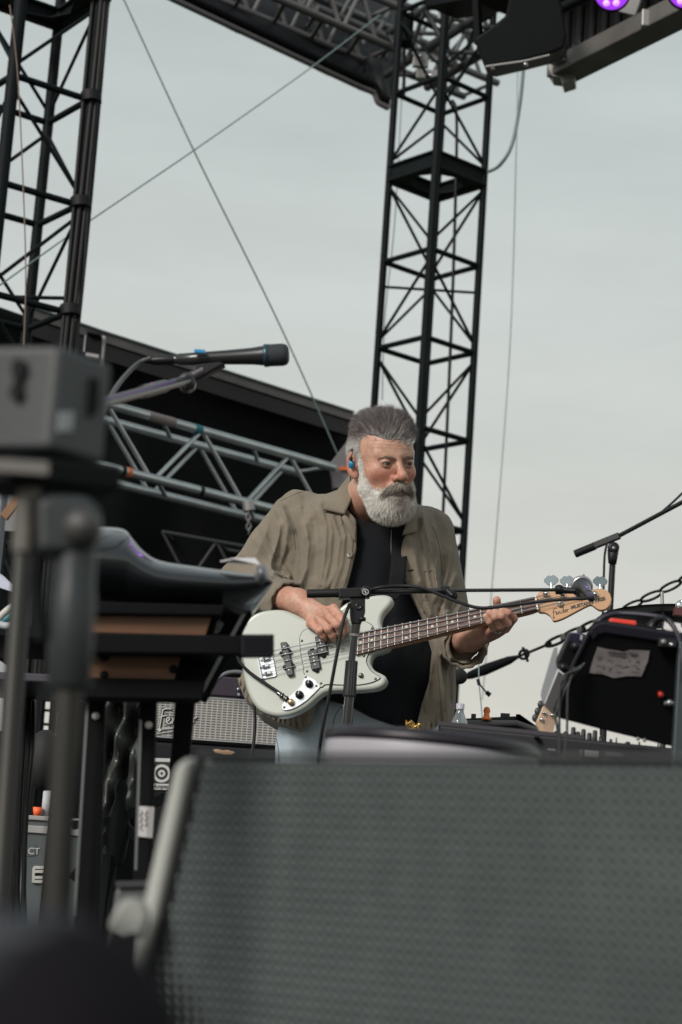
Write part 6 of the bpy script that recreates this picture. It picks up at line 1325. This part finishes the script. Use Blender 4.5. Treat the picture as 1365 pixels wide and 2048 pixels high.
# ---------------- long keyboard behind the grille speaker
Y10 = 3.9; kb2 = thing('stage_keyboard', 'long dark keyboard with a row of knobs, running right behind the grille speaker', 'keyboard', V(PX(1120, 1530, Y10).x, Y10 + .15, .35))
A0, A1 = PX(878, 1449, Y10), PX(1420, 1503, Y10 - .12); dk = (A1 - A0).normalized(); bk_ = V(-dk.y, dk.x, 0)
KP = lambda px, py, o=0.: Plane(1100, 1470, (A0.y + A1.y) / 2, (dk.y, -dk.x, 0)).at(px, py, o)
hk = .085; mb = MB().prism([A0, A1, A1 + V(0, 0, -hk), A0 + V(0, 0, -hk)], bk_ * .26); obj('case', mb, mat('keyboard_purple_black', (.007, .006, .010), .5, bump=.1, bscale=60, spec=.3), kb2, bevel=.006, seg=3)
obj('end_cheek', MB().prism([A0, A0 + V(0, 0, -hk), A0 - dk * .03 + V(0, 0, -.035)], bk_ * .24), mat('cheek_grey', (.10, .10, .11), .5), kb2)
for px, hgt, w_ in ((1112, 11, 4), (1132, 12, 5.5), (1146.5, 22, 5), (1156, 14, 5), (1167, 20, 5), (1179, 14, 5), (1190, 20, 5), (1203, 10, 5), (1222, 6, 3), (1233, 10, 1.5), (1256, 4, 5), (1279, 6, 2), (1326, 12, 5.5)):
    yb = 1449 + (px - 878) * .0996; c = PX(px, yb + 1, Y10 + .05 - (px - 878) * .00022); k_ = 1 / 1000.
    obj('knob', MB().lathe(c, (0, 0, 1), [(0, w_ * k_ * 1.05), (hgt * k_ * .9, w_ * k_ * .9), (hgt * k_ * 1.0, w_ * k_ * .6), (hgt * k_ * 1.0, 0)], 16), M_plastic, kb2)
for (xa, ya, w_, h_, m_) in ((1170, 1500, 28, 12, mat('label_grey', (.13, .12, .13), .7)), (1096, 1497, 16, 3, mat('label_grey', (.13, .12, .13), .7)), (1160, 1499, 6, 12, mat('label_dim', (.05, .045, .055), .7)), (1212, 1503, 34, 8, mat('label_dim', (.05, .045, .055), .7))):
    obj('rear_label', MB().prism([KP(xa, ya, .004), KP(xa + w_, ya + w_ * .1, .004), KP(xa + w_, ya + w_ * .1 + h_, .004), KP(xa, ya + h_, .004)], bk_ * .003), m_, kb2)
obj('socket_rim', MB().lathe(KP(1074, 1475, .0), -bk_, [(0, .006), (.01, .004), (.012, 0)], 12), M_plastic, kb2)
obj('top_ridge', MB().bar(A0 + V(0, .02, .004), A0.lerp(A1, .55) + V(0, .02, .004), .02, .008), mat('ridge', (.02, .016, .026), .4), kb2)
for k, x in enumerate((893, 899, 905, 912, 918, 924)): obj('lit_switch', MB().ball(PX(x, 1447 + (x - 893) * .1, Y10 + .03), (.004, .004, .003)), mat('pinkish_lit_knob', (.75, .45, .38), .3), kb2)  # pinkish light on these knobs is put into their base colour
for t in (.12, .8): q = A0.lerp(A1, t) + bk_ * .12; obj('stand_leg', MB().bar(q + V(0, 0, -hk), V(q.x - .1, q.y, .004), .03, .03, (0, 1, 0)), M_blk, kb2); obj('stand_leg', MB().bar(q + V(0, .05, -hk), V(q.x + .25, q.y + .05, .004), .03, .03, (0, 1, 0)), M_blk, kb2)
# mixer behind
Y11 = 5.4; mx_ = thing('mixing_desk', 'small dark tilted mixing desk with an orange cap on it, right of the overshirt', 'mixer', PX(1000, 1460, Y11)); q11 = Plane(1000, 1450, Y11, (0, -1, 0))
obj('case', q11.prism([(908, 1447), (1032, 1449), (1084, 1468), (1084, 1482), (905, 1470)], 0, -.3), mat('mixer_black', (.006, .006, .007), .6), mx_)
obj('front_rail', MB().path([q11.at(932, 1447, .01), q11.at(1033, 1447, .01), q11.at(1082, 1464, .01)], .008, 8), mat('rail_grey', (.06, .06, .06), .6), mx_)
obj('control_panel', q11.prism([(918, 1447), (925, 1434), (1037, 1429), (1046, 1432), (1082, 1462), (1032, 1448)], -.05, -.2), mat('panel_dark', (.014, .016, .018), .5, bump=.5, bscale=150), mx_)
for k in range(12): obj('fader_cap', MB().box(q11.at(1040 + k * 3.4, 1432 + k * 2.4, -.04), (.006, .006, .008)), M_blk, mx_)
for x, y, h_ in ((922, 1420, 9), (917, 1431, 6), (952, 1425, 14), (1016, 1425, 16), (927, 1425, 8)): obj('raised_switch', MB().box(q11.at(x, y + 6, -.08), (.006 if x != 1016 else .012, .01, h_ * .0008)), mat('switch_grey', (.045, .04, .05), .5), mx_)
obj('support_leg', MB().bar(q11.at(950, 1475, -.15), V(q11.at(950, 1475).x, Y11 + .15, .004), .04, .04, (0, 1, 0)), M_blk, mx_); obj('support_leg', MB().bar(q11.at(1060, 1475, -.15), V(q11.at(1060, 1475).x, Y11 + .15, .004), .04, .04, (0, 1, 0)), M_blk, mx_)
ob_ = obj('orange_figurine', MB().lathe(q11.at(972, 1441, .02), (0, 0, 1), [(0, 0), (0, .013), (.004, .014), (.008, .009), (.016, .007), (.024, .010), (.033, .007), (.036, 0)], 14), mat('figurine_orange', (.85, .22, .05), .35)); tag(ob_, 'small bright orange figurine standing on the mixing desk', 'figurine')  # plain orange base colour, nothing emitted
wb_ = thing('water_bottle', 'clear plastic water bottle standing at the hem of the overshirt', 'bottle', PX(919, 1462, 4.9)); q = PX(918, 1466, 4.9)
obj('bottle_shell', MB().lathe(q, (0, 0, 1), [(0, 0), (0, .020), (.02, .021), (.03, .019), (.045, .012), (.055, .009), (.060, .009)], 28), mat('clear_pet', (.8, .84, .88), .06, trans=.85), wb_); obj('cap', MB().lathe(q + V(0, 0, .058), (0, 0, 1), [(0, .0105), (.014, .0105), (.015, 0)], 20), mat('cap_lilac', (.5, .47, .55), .4), wb_)
gw = obj('gold_wrapper', MB().grid([[PX(812 + i * 5.2, 1440 + j * 5 + 3 * math.sin(i * 2.1 + j) + i * 1.6, 4.4) + V(0, .012 * math.sin(i * 1.9 + j * 2.3), 0) for i in range(7)] for j in range(5)]), mat('gold_foil', (.62, .40, .12), .25, metal=.8), None, solid=.001); tag(gw, 'crumpled gold and white wrapper in front of the hem of the overshirt', 'wrapper')
# second headstock
g2 = thing('electric_guitar', 'maple headstock of a second guitar rising behind the long keyboard', 'guitar', V(PX(1080, 1600, 4.3).x, 4.3, 0)); q12 = Plane(1092, 1440, 4.3, (.05, -1, .05))
h2 = [(1082, 1466), (1075, 1452), (1073, 1443), (1080, 1428), (1086, 1413), (1092, 1410), (1096, 1415), (1100, 1413), (1103, 1418), (1108, 1416), (1112, 1426), (1113, 1436), (1109, 1454), (1107, 1466)]
M_map2 = mat('maple_pale', (.52, .34, .22), .4, var=.06); obj('headstock', q12.prism(h2, 0, -.014), M_map2, g2, bevel=.002)
for x, y in ((1088, 1426), (1083, 1440), (1105, 1421), (1104, 1431)): obj('string_post', MB().lathe(q12.at(x, y, 0), q12.n, [(0, .005), (.008, .004), (.009, 0)], 12), M_chrome, g2)
for x, y in ((1084, 1408), (1078, 1422), (1073, 1435)): obj('tuning_button', MB().ball(q12.at(x, y, -.008), (.008, .004, .009)).tube(q12.at(x, y, -.008), q12.at(x + 9, y + 2, -.008), .0022), mat('button_black', (.03, .035, .035), .4), g2)
obj('nut', MB().bar(q12.at(1080, 1467, .003), q12.at(1109, 1468, .003), .006, .005), mat('bone_nut', (.75, .72, .65), .4), g2)
for k in range(6): obj('string', MB().tube(q12.at(1084 + k * 4.4, 1467, .005), q12.at(1089 + k * 3.2, 1428 - k, .005), .0004, n=5), M_str, g2)
e0, e1 = q12.at(1094, 1466), q12.at(1090, 1600); obj('neck', MB().bar(e0, e1 + (e1 - e0) * 1.6, .022, .045), M_map2, g2, bevel=.004)
eb = e1 + (e1 - e0) * 1.9; obj('guitar_body', MB().prism([eb + V(q_.x * .17, .0, q_.y * .2) for q_ in crom([V(a_, b_, 0) for a_, b_ in ((0, .9), (.5, 1), (.9, .7), (.75, .2), (1, -.3), (.8, -.85), (0, -1), (-.8, -.85), (-1, -.3), (-.75, .2), (-.9, .7), (-.5, 1))], 5, True)], (0, .04, 0)), mat('sunburst', (.25, .08, .03), .3), g2, bevel=.01)
obj('body_rest', MB().box(V(eb.x, 4.3, .05), (.12, .1, .045)), M_blk, g2)

# ---------------- round drum with black top in front
dm = thing('round_drum_shell', 'white lilac round shell with a black top, just behind the grille speaker', 'drum', PX(870, 1560, 2.5)); c = PX(864, 1507, 2.62); da = V(.035, -0.02, 1).normalized()
obj('shell', MB().lathe(c, da, [(-.09, 0), (-.085, .09), (-.06, .122), (-.030, .136), (-.010, .140), (.006, .139), (.012, .136)], 64), mat('shell_lilac', (.36, .34, .38), .5, var=.05), dm)
obj('black_top', MB().lathe(c, da, [(.004, .1395), (.008, .1425), (.015, .1415), (.021, .134), (.024, .10), (.024, 0)], 64), mat('top_black', (.010, .007, .012), .4), dm)
obj('support_pole', MB().tube(c - da * .08, V(c.x, c.y, .02), .015), M_alud, dm)
obj('base', MB().lathe(V(c.x, c.y, .002), (0, 0, 1), [(0, 0), (0, .14), (.01, .14), (.02, .03), (.02, 0)], 24), M_blk, dm)

# ---------------- big grille speaker in the foreground
ya_, yb_ = 1.74, 1.44; TL, TR = PX(403, 1518, ya_), PX(1365, 1520, yb_); TR.z = TL.z = (TL.z + TR.z) / 2
sx = (TR - TL); sx.z = 0; W0 = sx.length; sx.normalize(); nf = V(sx.y, -sx.x, 0); nf = -nf if nf.y > 0 else nf
ws = thing('speaker_monitor', 'big grey dimpled grille speaker filling the lower right foreground', 'speaker', V((TL.x + TR.x) / 2, (TL.y + TR.y) / 2 + .2, 0))
HW_ = TL.z - .004; tilt = V(0, 0, -1)
BLp = PX(283, 1868, ya_ - .0); ds = ((BLp - TL).dot(sx)) / (TL.z - BLp.z)       # sideways run per metre of drop
WT = W0 + .14
face = lambda s, t, o=0.: TL + sx * s - V(0, 0, 1) * t + nf * o             # s along, t down
def sL(t): return ds * t
pitch = .0086; sub_ = 6; ns = int((WT + .3) / (pitch / sub_)); ntt = int((HW_ - .01) / (pitch / sub_))
S_, T_g = np.meshgrid(np.arange(ns) * pitch / sub_ - .28, np.arange(ntt) * pitch / sub_ + .004, indexing='ij')
keepv = (S_ > ds * T_g + .004) & (S_ < WT)
ph1, ph2 = (S_ - .23 * T_g) / (pitch * 1.15) * 2 * math.pi, T_g / pitch * 2 * math.pi
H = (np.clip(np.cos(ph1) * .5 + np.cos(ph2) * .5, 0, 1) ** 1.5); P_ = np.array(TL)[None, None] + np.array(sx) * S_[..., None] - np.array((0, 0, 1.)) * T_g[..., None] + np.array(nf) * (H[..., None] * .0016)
idn = np.arange(ns * ntt).reshape(ns, ntt); kf = keepv[:-1, :-1] & keepv[1:, 1:] & keepv[1:, :-1] & keepv[:-1, 1:]
fq_ = np.stack([idn[:-1, :-1], idn[:-1, 1:], idn[1:, 1:], idn[1:, :-1]], -1)[kf]
used, inv = np.unique(fq_, return_inverse=True); Pv = P_.reshape(-1, 3)[used]; hv = H.reshape(-1)[used][:, None]
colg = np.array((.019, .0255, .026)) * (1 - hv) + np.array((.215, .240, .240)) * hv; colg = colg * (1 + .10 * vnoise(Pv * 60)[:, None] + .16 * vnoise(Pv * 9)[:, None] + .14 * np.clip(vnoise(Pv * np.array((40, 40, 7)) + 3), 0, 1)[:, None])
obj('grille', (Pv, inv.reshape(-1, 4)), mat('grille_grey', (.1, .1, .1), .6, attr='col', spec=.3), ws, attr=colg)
# cabinet behind the grille, and the pale rounded side cheek
o1 = -.006
cab = [face(0.0, 0, o1), face(WT, 0, o1), face(WT, HW_, o1), face(sL(HW_), HW_, o1)]
obj('cabinet', MB().prism(cab, -nf * .32), mat('cab_dark', (.018, .020, .021), .6), ws, bevel=.008)
ck = [face(-.004, -.004, .006), face(-.012, -.002, .006), face(-.030, .006, .004), face(sL(HW_) - .032, HW_, .004), face(sL(HW_) - .004, HW_, .006)]
chk = obj('side_cheek', MB().prism([ck[1], ck[2], ck[3], ck[4]], -nf * .30), mat('cheek_pale', (.42, .425, .40), .45), ws, bevel=.008, seg=4)
for i in range(2): pass
obj('gasket', MB().path([face(sL(t) + .000, t, .0) for t in np.linspace(0, HW_, 12)], .0035, 8), M_rub, ws)
obj('top_trim', MB().bar(face(-.006, -.003, -.004), face(WT, -.003, -.004), .012, .004), mat('trim_grille', (.050, .056, .054), .6), ws, bevel=.002)
hn = thing('handle_plate', 'pale blurred handle plate at the lower left foot of the grille speaker', 'handle', PX(250, 1850, 1.72)); hp_ = Plane(250, 1830, 1.72, (0, -1, .1)); obj('plate', hp_.prism([(214, 1850), (240, 1800), (262, 1792), (290, 1800), (300, 1830), (285, 1872), (240, 1880)], 0, -.02), mat('plate_pale', (.26, .265, .25), .5), hn, bevel=.006)
obj('bracket', MB().bar(hp_.at(250, 1860, -.01), V(hp_.at(250, 1860).x, 1.73, .004), .02, .02, (0, 1, 0)), M_blk, hn)
w2_ = thing('floor_monitor', 'smaller grey floor monitor behind the left edge of the grille speaker', 'speaker', V(PX(240, 1800, 2.9).x, 3.05, 0)); p2 = Plane(245, 1800, 2.9, (0, -1, 0))
fl_ = lambda x: V(p2.at(x, 1800).x, 2.9, .004)
obj('cabinet', MB().prism([p2.at(232, 1772), p2.at(300, 1770), fl_(330), fl_(190)], (0, .3, 0)), mat('mon_grey', (.075, .08, .078), .6, bump=.3, bscale=300), w2_, bevel=.008)
obj('edge_trim', MB().bar(p2.at(233, 1768, .004), p2.at(300, 1766, .004), .01, .008), mat('trim_cab', (.03, .033, .034), .5), w2_)

# ---------------- very near dark round shape, bottom left
bl = thing('round_cover', 'large out of focus black rounded cover at the bottom left corner', 'equipment cover', PX(150, 2100, .48)); c = PX(150, 2075, .50)
obj('dome', MB().lathe(c + V(0, 0, -.05), (0, 0, 1), [(0, 0), (0, .034), (.03, .0345), (.048, .032), (.060, .026), (.072, .016), (.078, .006), (.079, 0)], 48), mat('soft_black', (.006, .005, .007), .8, spec=.1), bl)
obj('bluish_shoulder', MB().prism([PX(-80, 1828, .62), PX(120, 1822, .62), PX(200, 1850, .62), PX(220, 2150, .62), PX(-80, 2150, .62)], (0, .03, 0)), mat('blue_black', (.014, .018, .026), .6), bl, bevel=.008, seg=3)
obj('riser_block', MB().box(V(c.x, .56, -.68), (.05, .05, .60)), M_blk, bl)
